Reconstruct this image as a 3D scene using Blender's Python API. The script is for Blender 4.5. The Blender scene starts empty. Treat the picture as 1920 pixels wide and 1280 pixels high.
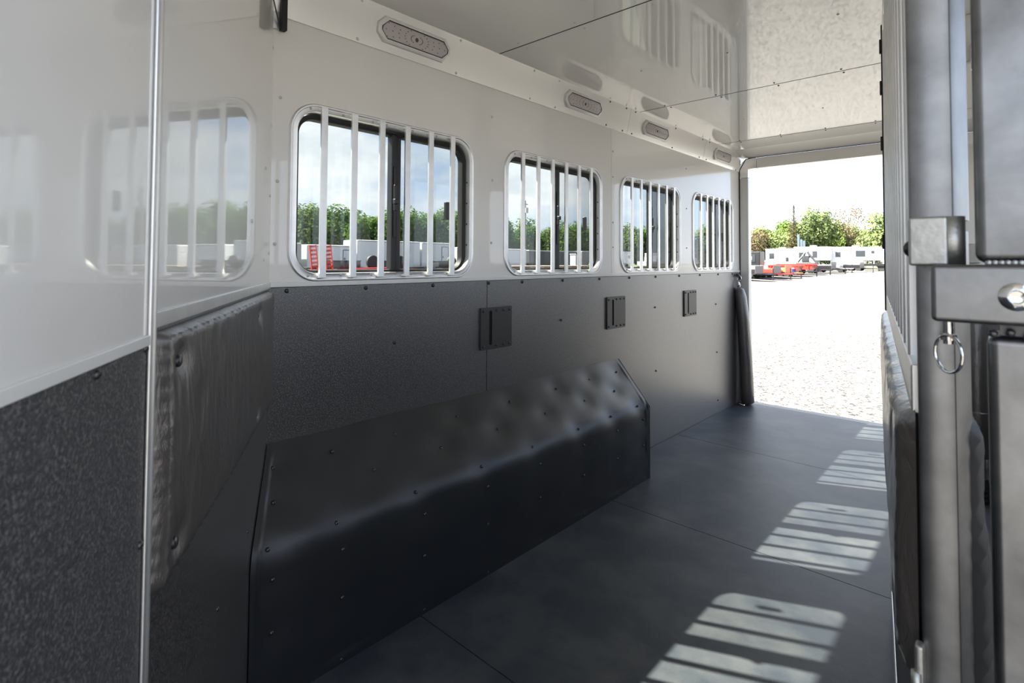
import bpy, bmesh, math, random
from mathutils import Vector, Matrix, noise
random.seed(7)
S = bpy.context.scene
COL = S.collection
PI = math.pi

# ------------------------------------------------------------------ camera
cam_d = bpy.data.cameras.new('camera'); cam = bpy.data.objects.new('camera', cam_d); COL.objects.link(cam)
cam.location = (0, 0, 1.2)
YAW, PITCH, ROLL = math.radians(42.4976), math.radians(1.7093), math.radians(0.275)
_F = Vector((-math.sin(YAW)*math.cos(PITCH), math.cos(YAW)*math.cos(PITCH), math.sin(PITCH)))
_R = Vector((math.cos(YAW), math.sin(YAW), 0)); _U = _R.cross(_F)
_R2 = _R*math.cos(ROLL) + _U*math.sin(ROLL); _U2 = -_R*math.sin(ROLL) + _U*math.cos(ROLL)
cam.rotation_euler = Matrix((_R2, _U2, -_F)).transposed().to_euler()
cam_d.sensor_width = 36; cam_d.lens = 1009.9/1920*36; cam_d.shift_y = -(640-458.8)/1920
cam_d.clip_start = 0.02; cam_d.clip_end = 2000
cam_d.dof.use_dof = True; cam_d.dof.focus_distance = 2.6; cam_d.dof.aperture_fstop = 9
S.camera = cam

# ------------------------------------------------------------------ world, sun, exposure
S.view_settings.view_transform = 'Standard'; S.view_settings.look = 'None'
S.view_settings.gamma = 1; S.view_settings.use_curve_mapping = False
S.view_settings.exposure = 0.74
SKY = 1.0
W = bpy.data.worlds.new('sky'); S.world = W; W.use_nodes = True
nt = W.node_tree; nt.nodes.clear()
def N(nt, t, **k):
    n = nt.nodes.new(t)
    for a, v in k.items():
        if a in n.inputs: n.inputs[a].default_value = v
        else: setattr(n, a, v)
    return n
def ramp(nt, stops, interp='LINEAR'):
    r = nt.nodes.new('ShaderNodeValToRGB'); e = r.color_ramp.elements; r.color_ramp.interpolation = interp
    while len(e) < len(stops): e.new(0.5)
    for x, (p, c) in zip(e, stops):
        x.position = p; x.color = (*c, 1) if len(c) == 3 else c
    return r
L = nt.links.new
out = N(nt, 'ShaderNodeOutputWorld'); bg = N(nt, 'ShaderNodeBackground'); bg.inputs['Strength'].default_value = SKY
tc = N(nt, 'ShaderNodeTexCoord'); sep = N(nt, 'ShaderNodeSeparateXYZ'); L(tc.outputs['Generated'], sep.inputs[0])
grad = ramp(nt, [(0.0, (1.15, 1.25, 1.36)), (0.10, (.98, 1.17, 1.42)), (0.3, (.66, .94, 1.42)), (0.7, (.34, .6, 1.15)), (1, (.3, .55, 1.1))])
L(sep.outputs['Z'], grad.inputs[0])
mp = N(nt, 'ShaderNodeMapping'); mp.inputs['Scale'].default_value = (1, 1, 2.6); mp.inputs['Location'].default_value = (.35, .1, 0)
L(tc.outputs['Generated'], mp.inputs[0])
cn = N(nt, 'ShaderNodeTexNoise', Scale=2.3, Detail=9, Roughness=.52); L(mp.outputs[0], cn.inputs['Vector'])
cr = ramp(nt, [(.46, (0, 0, 0)), (.56, (1, 1, 1))]); L(cn.outputs[0], cr.inputs[0])
cn2 = N(nt, 'ShaderNodeTexNoise', Scale=7, Detail=6, Roughness=.6); L(mp.outputs[0], cn2.inputs['Vector'])
cc = ramp(nt, [(.3, (1.30, 1.38, 1.46)), (.62, (1.75, 1.75, 1.75))]); L(cn2.outputs[0], cc.inputs[0])
mx = N(nt, 'ShaderNodeMix', data_type='RGBA'); L(cr.outputs[0], mx.inputs[0]); L(grad.outputs[0], mx.inputs[6]); L(cc.outputs[0], mx.inputs[7])
L(mx.outputs[2], bg.inputs['Color']); L(bg.outputs[0], out.inputs[0])
sun_d = bpy.data.lights.new('sun', 'SUN'); sun_d.energy = 38; sun_d.color = (1, .92, .79); sun_d.angle = math.radians(.55)
sun = bpy.data.objects.new('sun', sun_d); COL.objects.link(sun); sun.location = (-20, -9, 26)
sun.rotation_euler = Vector((1, .455, -1.255)).to_track_quat('-Z', 'Y').to_euler()

# ------------------------------------------------------------------ materials
MAT = {}
def mat(name, col, rough=.5, metal=0, bump=None, coat=0, spec=.5, mott=None, speck=None, coat_rough=.03, coat_ior=1.5):
    """bump=(scale,strength,distance[,detail]); mott=(scale,colour2,lo,hi)"""
    m = bpy.data.materials.new(name); m.use_nodes = True; t = m.node_tree; l = t.links.new
    b = t.nodes['Principled BSDF']
    b.inputs['Base Color'].default_value = (*col, 1); b.inputs['Roughness'].default_value = rough
    b.inputs['Metallic'].default_value = metal; b.inputs['Specular IOR Level'].default_value = spec
    b.inputs['Coat Weight'].default_value = coat; b.inputs['Coat Roughness'].default_value = coat_rough; b.inputs['Coat IOR'].default_value = coat_ior
    g = N(t, 'ShaderNodeNewGeometry')
    src = None
    if mott:
        n = N(t, 'ShaderNodeTexNoise', Scale=mott[0], Detail=5, Roughness=.6); l(g.outputs['Position'], n.inputs['Vector'])
        r = ramp(t, [(mott[2], col), (mott[3], mott[1])]); l(n.outputs[0], r.inputs[0]); src = r.outputs[0]
    if speck:
        n = N(t, 'ShaderNodeTexNoise', Scale=speck[0], Detail=2, Roughness=.7); l(g.outputs['Position'], n.inputs['Vector'])
        r = ramp(t, [(speck[2], (0, 0, 0)), (speck[3], (1, 1, 1))]); l(n.outputs[0], r.inputs[0])
        q = N(t, 'ShaderNodeMix', data_type='RGBA'); l(r.outputs[0], q.inputs[0])
        q.inputs[6].default_value = (*col, 1); q.inputs[7].default_value = (*speck[1], 1)
        if src: l(src, q.inputs[6])
        src = q.outputs[2]
    if src: l(src, b.inputs['Base Color'])
    prev = None
    for bp in (bump if isinstance(bump, list) else [bump] if bump else []):
        n = N(t, 'ShaderNodeTexNoise', Scale=bp[0], Detail=bp[3] if len(bp) > 3 else 2, Roughness=.5); l(g.outputs['Position'], n.inputs['Vector'])
        k = N(t, 'ShaderNodeBump', Strength=bp[1], Distance=bp[2]); l(n.outputs[0], k.inputs['Height'])
        if prev: l(prev, k.inputs['Normal'])
        prev = k.outputs[0]
    if prev: l(prev, b.inputs['Normal'])
    MAT[name] = m
    return m
mat('white_panel', (.80, .775, .735), .30, spec=.5, coat=1.0, bump=[(1.9, .22, .02, 1), (5, .08, .006, 1)])
mat('ceiling_panel', (.86, .84, .80), .25, spec=.6, coat=1.0, bump=[(2.4, .42, .02, 1), (6, .10, .006, 1), (75, .10, .0012, 2)])
mat('white_metal', (.72, .71, .68), .30, coat=.6)
mat('cove_metal', (.86, .84, .81), .26, .55, coat=1, spec=1, coat_rough=.16, bump=[(3, .3, .01, 1)])
mat('liner', (.017, .0155, .016), .40, spec=1.0, coat=1, coat_rough=.34, coat_ior=1.72, bump=[(300, .35, .0014, 3), (2.2, .2, .02, 1)], speck=(260, (.155, .140, .128), .53, .62))
mat('liner_coarse', (.036, .035, .038), .5, spec=.6, bump=[(260, .6, .0022, 3)], speck=(290, (.135, .126, .124), .50, .66))
mat('fender_sheet', (.011, .0125, .0155), .38, spec=.75, bump=[(500, .12, .0008, 2), (6, .15, .006, 2)], mott=(9, (.014, .015, .018), .4, .75))
mat('mat_rubber', (.034, .042, .054), .46, spec=.42, bump=[(260, .35, .0012, 3), (3, .2, .006, 2)], mott=(3.6, (.088, .093, .096), .42, .70), speck=(600, (.10, .105, .115), .60, .75))
mat('floor_base', (.02, .02, .02), .8)
def vinyl():
    m = mat('black_vinyl', (.068, .059, .053), .36, spec=1.0, coat=.9, coat_rough=.26); t = m.node_tree; l = t.links.new
    b = t.nodes['Principled BSDF']; g = N(t, 'ShaderNodeNewGeometry'); mpn = N(t, 'ShaderNodeMapping')
    mpn.inputs['Rotation'].default_value = (.5, .6, .3); mpn.inputs['Scale'].default_value = (1, 1, .35); l(g.outputs['Position'], mpn.inputs[0])
    n = N(t, 'ShaderNodeTexNoise', Scale=26, Detail=5, Roughness=.6, Distortion=1.6); l(mpn.outputs[0], n.inputs['Vector'])
    k = N(t, 'ShaderNodeBump', Strength=.5, Distance=.006); l(n.outputs[0], k.inputs['Height']); l(k.outputs[0], b.inputs['Normal']); l(k.outputs[0], b.inputs['Coat Normal'])
vinyl()
mat('aluminium', (.78, .78, .78), .42, 1, bump=[(60, .05, .002, 2)], mott=(14, (.88, .88, .88), .35, .7))
mat('alu_brushed', (.17, .172, .176), .36, 1, bump=[(9, .25, .006, 3), (120, .05, .001, 2)], mott=(11, (.30, .302, .31), .32, .68))
mat('alu_cast', (.50, .50, .475), .5, 1, bump=[(90, .3, .003, 2)])
mat('chrome', (.72, .72, .72), .12, 1)
mat('steel_dark', (.10, .10, .105), .35, .8)
mat('plate', (.030, .029, .029), .38, spec=.6, bump=[(160, .1, .001, 2)])
mat('black_plastic', (.012, .012, .013), .38)
mat('black_rubber', (.010, .010, .011), .6)
mat('slot', (.003, .003, .003), .9)
mat('screw_black', (.015, .015, .016), .28, spec=.8)
mat('screw_white', (.62, .61, .59), .25, coat=1)
mat('seal', (.008, .008, .008), .7)
mat('lamp_lens', (.50, .45, .45), .3, spec=.4, coat=.15, bump=[(160, .3, .002, 1)])
mat('lamp_dot', (.06, .055, .055), .4)
mat('gravel', (.105, .104, .101), .9, spec=.2, bump=[(16, .9, .04, 4)], mott=(.35, (.088, .087, .085), .3, .7), speck=(23, (.016, .016, .016), .505, .60))
mat('grass', (.07, .095, .035), .9, mott=(1.2, (.11, .13, .05), .35, .7))
mat('side_ground', (.12, .122, .108), .9, mott=(1.2, (.16, .16, .14), .35, .7))
mat('bark', (.10, .085, .07), .9, bump=[(20, .6, .02, 3)])
mat('body_white', (.66, .67, .68), .3, coat=.4)
mat('body_grey', (.34, .34, .33), .4)
mat('body_dark', (.05, .055, .06), .35)
mat('body_black', (.015, .015, .017), .3)
mat('body_red', (.62, .035, .025), .35, coat=.3)
mat('body_orange', (.75, .14, .05), .4)
mat('body_blue', (.02, .08, .35), .4)
mat('sign_grey', (.07, .10, .125), .5)
mat('tyre', (.018, .018, .019), .7)
mat('rim', (.55, .55, .56), .4, .6)
mat('glass_dark', (.02, .025, .03), .08, spec=.8)
mat('deck_wood', (.52, .40, .26), .75, bump=[(30, .3, .01, 3)])
mat('tape_red', (.6, .03, .03), .4)
mat('pole_wood', (.22, .18, .14), .9)
def leaf(name, c1, c2):
    m = bpy.data.materials.new(name); m.use_nodes = True; t = m.node_tree; l = t.links.new; t.nodes.clear()
    o = N(t, 'ShaderNodeOutputMaterial'); d = N(t, 'ShaderNodeBsdfDiffuse'); tr = N(t, 'ShaderNodeBsdfTranslucent'); mx = N(t, 'ShaderNodeMixShader')
    g = N(t, 'ShaderNodeNewGeometry'); n = N(t, 'ShaderNodeTexNoise', Scale=.8, Detail=4); l(g.outputs['Position'], n.inputs['Vector'])
    r = ramp(t, [(.3, c1), (.7, c2)]); l(n.outputs[0], r.inputs[0]); l(r.outputs[0], d.inputs[0]); l(r.outputs[0], tr.inputs[0])
    mx.inputs[0].default_value = .35; l(d.outputs[0], mx.inputs[1]); l(tr.outputs[0], mx.inputs[2]); l(mx.outputs[0], o.inputs[0]); MAT[name] = m
leaf('leaf_green', (0.057, 0.114, 0.022), (0.1, 0.18, 0.036))
leaf('leaf_mid', (0.073, 0.12, 0.03), (0.14, 0.193, 0.06))
leaf('leaf_yellow', (0.106, 0.151, 0.054), (0.174, 0.211, 0.098))  # yellow-green, desaturated so that distance haze sits in the colour
leaf('leaf_brown', (0.145, 0.112, 0.072), (0.212, 0.167, 0.112))
leaf('leaf_conifer', (0.056, 0.05, 0.028), (0.095, 0.089, 0.05))
def glass(name, tint, refl, screen=False):
    m = bpy.data.materials.new(name); m.use_nodes = True; t = m.node_tree; l = t.links.new; t.nodes.clear()
    o = N(t, 'ShaderNodeOutputMaterial'); tr = N(t, 'ShaderNodeBsdfTransparent'); tr.inputs[0].default_value = (*tint, 1)
    if not screen:
        gl = N(t, 'ShaderNodeBsdfGlossy'); gl.inputs['Roughness'].default_value = .02
        lw = N(t, 'ShaderNodeLayerWeight', Blend=.5); pw = N(t, 'ShaderNodeMath', operation='POWER'); pw.inputs[1].default_value = 5; l(lw.outputs['Facing'], pw.inputs[0])
        fr = N(t, 'ShaderNodeMath', operation='MULTIPLY_ADD'); fr.inputs[1].default_value = .9; fr.inputs[2].default_value = .04; l(pw.outputs[0], fr.inputs[0])
        mx = N(t, 'ShaderNodeMixShader'); l(fr.outputs[0], mx.inputs[0]); l(tr.outputs[0], mx.inputs[1]); l(gl.outputs[0], mx.inputs[2])
    else:   # fine woven insect screen: covers more of the view the flatter one looks along it
        gl = N(t, 'ShaderNodeBsdfDiffuse'); gl.inputs[0].default_value = (.055, .055, .06, 1)
        lw = N(t, 'ShaderNodeLayerWeight', Blend=.5); r = ramp(t, [(.0, (.06,)*3), (.30, (.10,)*3), (.41, (.20,)*3), (.48, (.84,)*3), (.57, (.95,)*3)]); l(lw.outputs['Facing'], r.inputs[0])
        mx = N(t, 'ShaderNodeMixShader'); l(r.outputs[0], mx.inputs[0]); l(tr.outputs[0], mx.inputs[1]); l(gl.outputs[0], mx.inputs[2])
    l(mx.outputs[0], o.inputs[0]); MAT[name] = m
glass('glass', (.60, .62, .62), 1)
glass('screen', (.95, .95, .95), 0, True)

# ------------------------------------------------------------------ mesh helpers
class MB:
    def __init__(s): s.bm = bmesh.new(); s.mats = []; s.mi = 0; s.bev = False
    def m(s, name):
        if name not in s.mats: s.mats.append(name)
        s.mi = s.mats.index(name); return s
    def _f(s, vs):
        try:
            f = s.bm.faces.new(vs); f.material_index = s.mi; return f
        except ValueError: return None
    def box(s, x0, x1, y0, y1, z0, z1, M=None, bev=0, seg=2):
        n0 = len(s.bm.verts); f0 = len(s.bm.faces)
        v = [s.bm.verts.new(p) for p in [(x0,y0,z0),(x1,y0,z0),(x1,y1,z0),(x0,y1,z0),(x0,y0,z1),(x1,y0,z1),(x1,y1,z1),(x0,y1,z1)]]
        fs = [s._f([v[i] for i in q]) for q in [(3,2,1,0),(4,5,6,7),(0,1,5,4),(1,2,6,5),(2,3,7,6),(3,0,4,7)]]
        if bev:
            s.bev = True
            es = list({e for f in fs for e in f.edges})
            r = bmesh.ops.bevel(s.bm, geom=es, offset=bev, segments=seg, affect='EDGES', profile=.5)
            for f in r['faces']: f.material_index = s.mi
            s.bm.verts.ensure_lookup_table()
            vs = set(v for f in r['faces'] for v in f.verts) | {x for x in v if x.is_valid}
            for f in list(vs)[0].link_faces: pass
            allv = set(vs); st = list(vs)
            while st:
                q = st.pop()
                for e in q.link_edges:
                    o = e.other_vert(q)
                    if o not in allv: allv.add(o); st.append(o)
            v = list(allv)
        if M is not None: bmesh.ops.transform(s.bm, matrix=M, verts=v)
        return s
    def tube(s, p0, p1, r0, r1=None, n=16, cap=True):
        r1 = r0 if r1 is None else r1
        p0 = Vector(p0); p1 = Vector(p1); d = (p1-p0).normalized(); a = d.orthogonal().normalized(); b = d.cross(a)
        A = [s.bm.verts.new(p0 + (a*math.cos(2*PI*i/n) + b*math.sin(2*PI*i/n))*r0) for i in range(n)]
        B = [s.bm.verts.new(p1 + (a*math.cos(2*PI*i/n) + b*math.sin(2*PI*i/n))*r1) for i in range(n)]
        for i in range(n): f = s._f([A[i], A[(i+1) % n], B[(i+1) % n], B[i]])
        if cap: s._f(A[::-1]); s._f(B)
        return s
    def path(s, pts, r, n=10, closed=False):
        P = [Vector(p) for p in pts]; rs = r if isinstance(r, (list, tuple)) else [r]*len(P); rings = []; a = None
        for i, p in enumerate(P):
            q = P[(i+1) % len(P)] if (closed or i < len(P)-1) else p; o = P[i-1] if (closed or i > 0) else p
            d = (q-o).normalized()
            a = (d.orthogonal() if a is None else (a - d*a.dot(d))).normalized(); b = d.cross(a)
            rings.append([s.bm.verts.new(p + (a*math.cos(2*PI*k/n) + b*math.sin(2*PI*k/n))*rs[i]) for k in range(n)])
        for i in range(len(P) if closed else len(P)-1):
            A = rings[i]; B = rings[(i+1) % len(P)]
            for k in range(n): s._f([A[k], A[(k+1) % n], B[(k+1) % n], B[k]])
        if not closed: s._f(rings[0][::-1]); s._f(rings[-1])
        return s
    def lathe(s, prof, M, n=20):
        rings = [[s.bm.verts.new(M @ Vector((r*math.cos(2*PI*k/n), r*math.sin(2*PI*k/n), z))) for k in range(n)] for r, z in prof]
        for A, B in zip(rings, rings[1:]):
            for k in range(n): s._f([A[k], A[(k+1) % n], B[(k+1) % n], B[k]])
        s._f(rings[0][::-1]); s._f(rings[-1]); return s
    def prism(s, outer, holes, M, t):
        """2-D outline (u,v) with holes -> slab from w=0 to w=t, placed by M."""
        bm = s.bm; loops = [outer] + holes; V = []; E = []
        for lp in loops:
            vs = [bm.verts.new((u, v, 0)) for u, v in lp]; V.append(vs)
            for i in range(len(vs)): E.append(bm.edges.new((vs[i], vs[(i+1) % len(vs)])))
        r = bmesh.ops.triangle_fill(bm, use_beauty=True, use_dissolve=False, edges=E)
        fs = [g for g in r['geom'] if isinstance(g, bmesh.types.BMFace)]
        top = {v: bm.verts.new((v.co.x, v.co.y, t)) for vs in V for v in vs}
        for f in fs:
            f.material_index = s.mi
            s._f([top[v] for v in f.verts])
        for vs in V:
            for i in range(len(vs)):
                a, b = vs[i], vs[(i+1) % len(vs)]; s._f([a, b, top[b], top[a]])
        bmesh.ops.transform(bm, matrix=M, verts=list(top.values()) + [v for vs in V for v in vs])
        return s
    def pierced(s, cells, v0, v1, M, t):
        """slab from v0 to v1 made of side-by-side cells (u0, u1, hole or None); every hole is a rrect() loop"""
        bm = s.bm; new = []
        def vt(u, v, w): q = bm.verts.new((u, v, w)); new.append(q); return q
        for u0, u1, h in cells:
            if h is None:
                for w in (0, t): s._f([vt(u0, v0, w), vt(u1, v0, w), vt(u1, v1, w), vt(u0, v1, w)])
                continue
            n = len(h)//4; mid = n//2; outer = []
            for a in range(4):
                for i in range(n):
                    u, v = h[a*n+i]
                    cu, cv = ((u1, v1), (u0, v1), (u0, v0), (u1, v0))[a]
                    if i == mid: outer.append((cu, cv))
                    elif (i < mid) == (a % 2 == 0): outer.append((cu, v))
                    else: outer.append((u, cv))
            R = [[vt(u, v, w) for u, v in lp] for lp, w in ((outer, 0), (h, 0), (h, t), (outer, t))]
            for A, B in zip(R, R[1:]):
                for k in range(len(h)): s._f([A[k], A[(k+1) % len(h)], B[(k+1) % len(h)], B[k]])
        U0, U1 = cells[0][0], cells[-1][1]
        for q in (((U0, v0), (U1, v0)), ((U1, v0), (U1, v1)), ((U1, v1), (U0, v1)), ((U0, v1), (U0, v0))):
            s._f([vt(*q[0], 0), vt(*q[1], 0), vt(*q[1], t), vt(*q[0], t)])
        bmesh.ops.transform(bm, matrix=M, verts=new); return s
    def grid(s, fn, nu, nv):
        g = [[s.bm.verts.new(fn(i/nu, j/nv)) for j in range(nv+1)] for i in range(nu+1)]
        for i in range(nu):
            for j in range(nv): s._f([g[i][j], g[i+1][j], g[i+1][j+1], g[i][j+1]])
        return g
    def build(s, name, mname=None, parent=None, smooth=35, loc=None):
        bmesh.ops.recalc_face_normals(s.bm, faces=s.bm.faces)
        me = bpy.data.meshes.new(name); s.bm.to_mesh(me); s.bm.free()
        for n in ([mname] if mname else s.mats): me.materials.append(MAT[n])
        if smooth:
            for p in me.polygons: p.use_smooth = True
            try: me.set_sharp_from_angle(angle=math.radians(smooth))
            except Exception: pass
        o = bpy.data.objects.new(name, me); COL.objects.link(o)
        if s.bev and smooth: o.modifiers.new('weighted', 'WEIGHTED_NORMAL')
        if parent: o.parent = parent
        if loc: o.location = loc
        return o
def rrect(u0, u1, v0, v1, r, n=8):
    pts = []
    for cx, cy, a0 in ((u1-r, v1-r, 0), (u0+r, v1-r, 90), (u0+r, v0+r, 180), (u1-r, v0+r, 270)):
        for i in range(n+1):
            a = math.radians(a0 + 90*i/n); pts.append((cx + r*math.cos(a), cy + r*math.sin(a)))
    return pts
def empty(name, loc=(0, 0, 0), rz=0, label=None, cat=None, group=None, kind=None):
    o = bpy.data.objects.new(name, None); COL.objects.link(o); o.location = loc; o.rotation_euler = (0, 0, rz); o.empty_display_size = .1
    return tag(o, label, cat, group, kind)
def tag(o, label=None, cat=None, group=None, kind=None):
    for k, v in (('label', label), ('category', cat), ('group', group), ('kind', kind)):
        if v: o[k] = v
    return o
def copy_tree(o, parent=None):
    c = o.copy(); COL.objects.link(c); c.parent = parent
    for ch in list(o.children): copy_tree(ch, c)
    return c
# (u,v,w) -> (Y, Z, X) for slabs standing in the long wall's plane
def MX(x): return Matrix(((0, 0, 1, x), (1, 0, 0, 0), (0, 1, 0, 0), (0, 0, 0, 1)))
SCREW = {}
def screw(parent, p, n, r=.006, m='screw_black', name='screw'):
    key = (m, r)
    if key not in SCREW:
        b = MB(); b.lathe([(r, 0), (r*.98, r*.25), (r*.75, r*.55), (r*.38, r*.72), (r*.36, r*.45), (.0003, r*.45)], Matrix(), 12)
        o = b.build(name, m, parent); SCREW[key] = o.data
    else:
        o = bpy.data.objects.new(name, SCREW[key]); COL.objects.link(o); o.parent = parent
    o.location = p; o.rotation_euler = Vector(n).to_track_quat('Z', 'Y').to_euler()
    return o

# ------------------------------------------------------------------ trailer shell
XW = -1.708; XR = .42; YB = 4.80; ZC = 2.1335; ZW = 1.1126; YF = -1.3
WIN = [(.79, 1.612), (1.806, 2.628), (2.822, 3.644), (3.838, 4.652)]
WZ0, WZ1 = 1.128, 1.726
AX, AY = -1.708, .735                         # corner of the angled front wall
AD = Vector((.857, -.516, 0)).normalized()    # runs from the corner towards the viewer
AN = Vector((.516, .857, 0)).normalized()     # its normal, into the stall

holes = [rrect(a+.014, b-.014, WZ0+.014, WZ1-.014, .085) for a, b in WIN]
wl = empty('wall_left', (XW, 2.7, 0), kind='structure'); wl_inv = Matrix.Translation((-XW, -2.7, 0))
def wpart(b, name, m, par=wl, inv=wl_inv, **k):
    bmesh.ops.transform(b.bm, matrix=inv, verts=b.bm.verts); return b.build(name, m, par, **k)
SEAMW = 2.728
b = MB(); b.pierced([(.60, 1.71, holes[0]), (1.71, SEAMW-.0012, holes[1])], ZW, 1.988, MX(XW-.02), .02); wpart(b, 'white_panel', 'white_panel')
b = MB(); b.pierced([(SEAMW+.0012, 3.74, holes[2]), (3.74, YB, holes[3])], ZW, 1.988, MX(XW-.02), .02); wpart(b, 'white_panel', 'white_panel')
b = MB(); b.pierced([(-.2, .66, None), (.66, 1.71, holes[0]), (1.71, SEAMW, holes[1]), (SEAMW, 3.74, holes[2]), (3.74, YB+.06, holes[3])], -.12, 2.2, MX(XW-.055), .033); wpart(b, 'outer_skin', 'white_metal')
for y0, y1 in ((.60, 1.699), (1.7025, YB)):
    b = MB(); b.box(XW-.02, XW+.0, y0, y1, -.012, ZW-.002); wpart(b, 'liner_panel', 'liner')
b = MB(); b.box(XW-.003, XW+.004, .70, YB, ZW-.0, ZW+.016, bev=.0015); wpart(b, 'divider_strip', 'white_metal')
for y in (.792, 1.083, 1.393, 1.71, 1.937, 2.257, 2.603, 2.933, 3.27, 3.62, 3.97, 4.32, 4.62):
    screw(wl, (0+.001, y-2.7, 1.100), (1, 0, 0), .0075)
for y, z in ((1.21, .889), (2.244, .894), (3.26, .899), (3.272, .482), (4.269, .864), (4.284, .482), (4.299, .10)):
    screw(wl, (.001, y-2.7, z), (1, 0, 0), .0065)
for y, z in ((1.724, 1.852), (1.729, 1.564), (1.725, 1.281), (2.745, 1.852), (2.745, 1.70), (2.745, 1.43), (2.745, 1.284), (3.738, 1.878), (3.742, 1.586), (3.742, 1.30), (.76, 1.72), (.755, 1.45), (.75, 1.25)):
    screw(wl, (.001, y-2.7, z), (1, 0, 0), .0055, 'screw_white')

# cove strip carrying the lamps
tr = empty('trim_1', (XW, 2.7, 2.06), kind='structure'); tinv = Matrix.Translation((-XW, -2.7, -2.06))
CX0, CX1, CZ0 = XW, XW+.036, 1.986
COVE = [(-.2, 2.895), (2.897, 4.02), (4.022, YB-.02)]
for y0, y1 in COVE:
    b = MB()
    ang = math.atan2(CX1-CX0, ZC-CZ0)
    vs = [(CX0+.004, CZ0-.004), (CX0+.006, CZ0-.004), (CX1+.003, ZC), (CX1-.03, ZC), (CX0-.01, CZ0)]
    A = [b.bm.verts.new((x, y0, z)) for x, z in vs]; B = [b.bm.verts.new((x, y1, z)) for x, z in vs]
    b._f(A); b._f(B[::-1])
    for i in range(5): b._f([A[i], A[(i+1) % 5], B[(i+1) % 5], B[i]])
    bmesh.ops.transform(b.bm, matrix=tinv, verts=b.bm.verts); b.build('cove_panel', 'cove_metal', tr, smooth=0)
CN = Vector((ZC-CZ0, 0, -(CX1-CX0))).normalized()      # cove normal
def cove(y, s):  # s 0..1 up the cove
    return Vector((CX0+.006+(CX1-CX0-.003)*s, y, CZ0-.004+(ZC-CZ0+.004)*s))
for y in (.55, 1.03, 1.50, 1.98, 2.18, 2.66, 2.84, 2.95, 3.50, 3.95, 4.08, 4.70):
    for s_ in (.07, .93):
        screw(tr, cove(y, s_) - Vector((XW, 2.7, 2.06)), CN, .0055, 'steel_dark' if y > 2.2 else 'screw_white')

# ceiling
ce = empty('ceiling', (-.6, 2, ZC), kind='structure'); cinv = Matrix.Translation((.6, -2, -ZC))
ys = [YF, .46, 1.7325, 3.0, 4.246, 4.56]
for y0, y1 in zip(ys, ys[1:]):
    b = MB(); b.box(XW+.03, XR, y0+.003, y1-.003, ZC, ZC+.012); bmesh.ops.transform(b.bm, matrix=cinv, verts=b.bm.verts); b.build('ceiling_panel', 'ceiling_panel', ce)
for y in ys[2:5]:
    b = MB(); b.box(XW+.036, XR, y-.0028, y+.0028, ZC-.0006, ZC+.010); bmesh.ops.transform(b.bm, matrix=cinv, verts=b.bm.verts); b.build('seam_strip', 'seal', ce)
b = MB(); b.box(XW-.055, XR+.05, YF, YB+.06, ZC+.013, ZC+.06); bmesh.ops.transform(b.bm, matrix=cinv, verts=b.bm.verts); b.build('roof_skin', 'floor_base', ce)
b = MB(); A = [b.bm.verts.new(p) for p in [(XW+.03, 4.5616, ZC), (XR, 4.5616, ZC), (XR, YB, ZC-.036), (XW+.03, YB, ZC-.036)]]
B = [b.bm.verts.new(v.co + Vector((0, 0, .012))) for v in A]; b._f(A[::-1]); b._f(B)
for i in range(4): b._f([A[i], A[(i+1) % 4], B[(i+1) % 4], B[i]])
bmesh.ops.transform(b.bm, matrix=cinv, verts=b.bm.verts); b.build('sloped_edge', 'white_metal', ce)
for y in (1.70, 1.765, 2.97, 3.03, 4.21, 4.28):
    for x in (-1.5, -1.2, -.9, -.6, -.3, 0):
        screw(ce, (x+.6+.03*math.sin(y*7+x), y-2, 0), (0, 0, -1), .005, 'screw_white' if y < 2 else 'steel_dark')
for x, y in ((-1.3, 2.35), (-.9, 2.4), (-1.25, 3.6), (-.8, 3.65), (-.45, 2.3), (-1.35, 1.2)):
    screw(ce, (x+.6, y-2, 0), (0, 0, -1), .005, 'screw_white')

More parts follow.
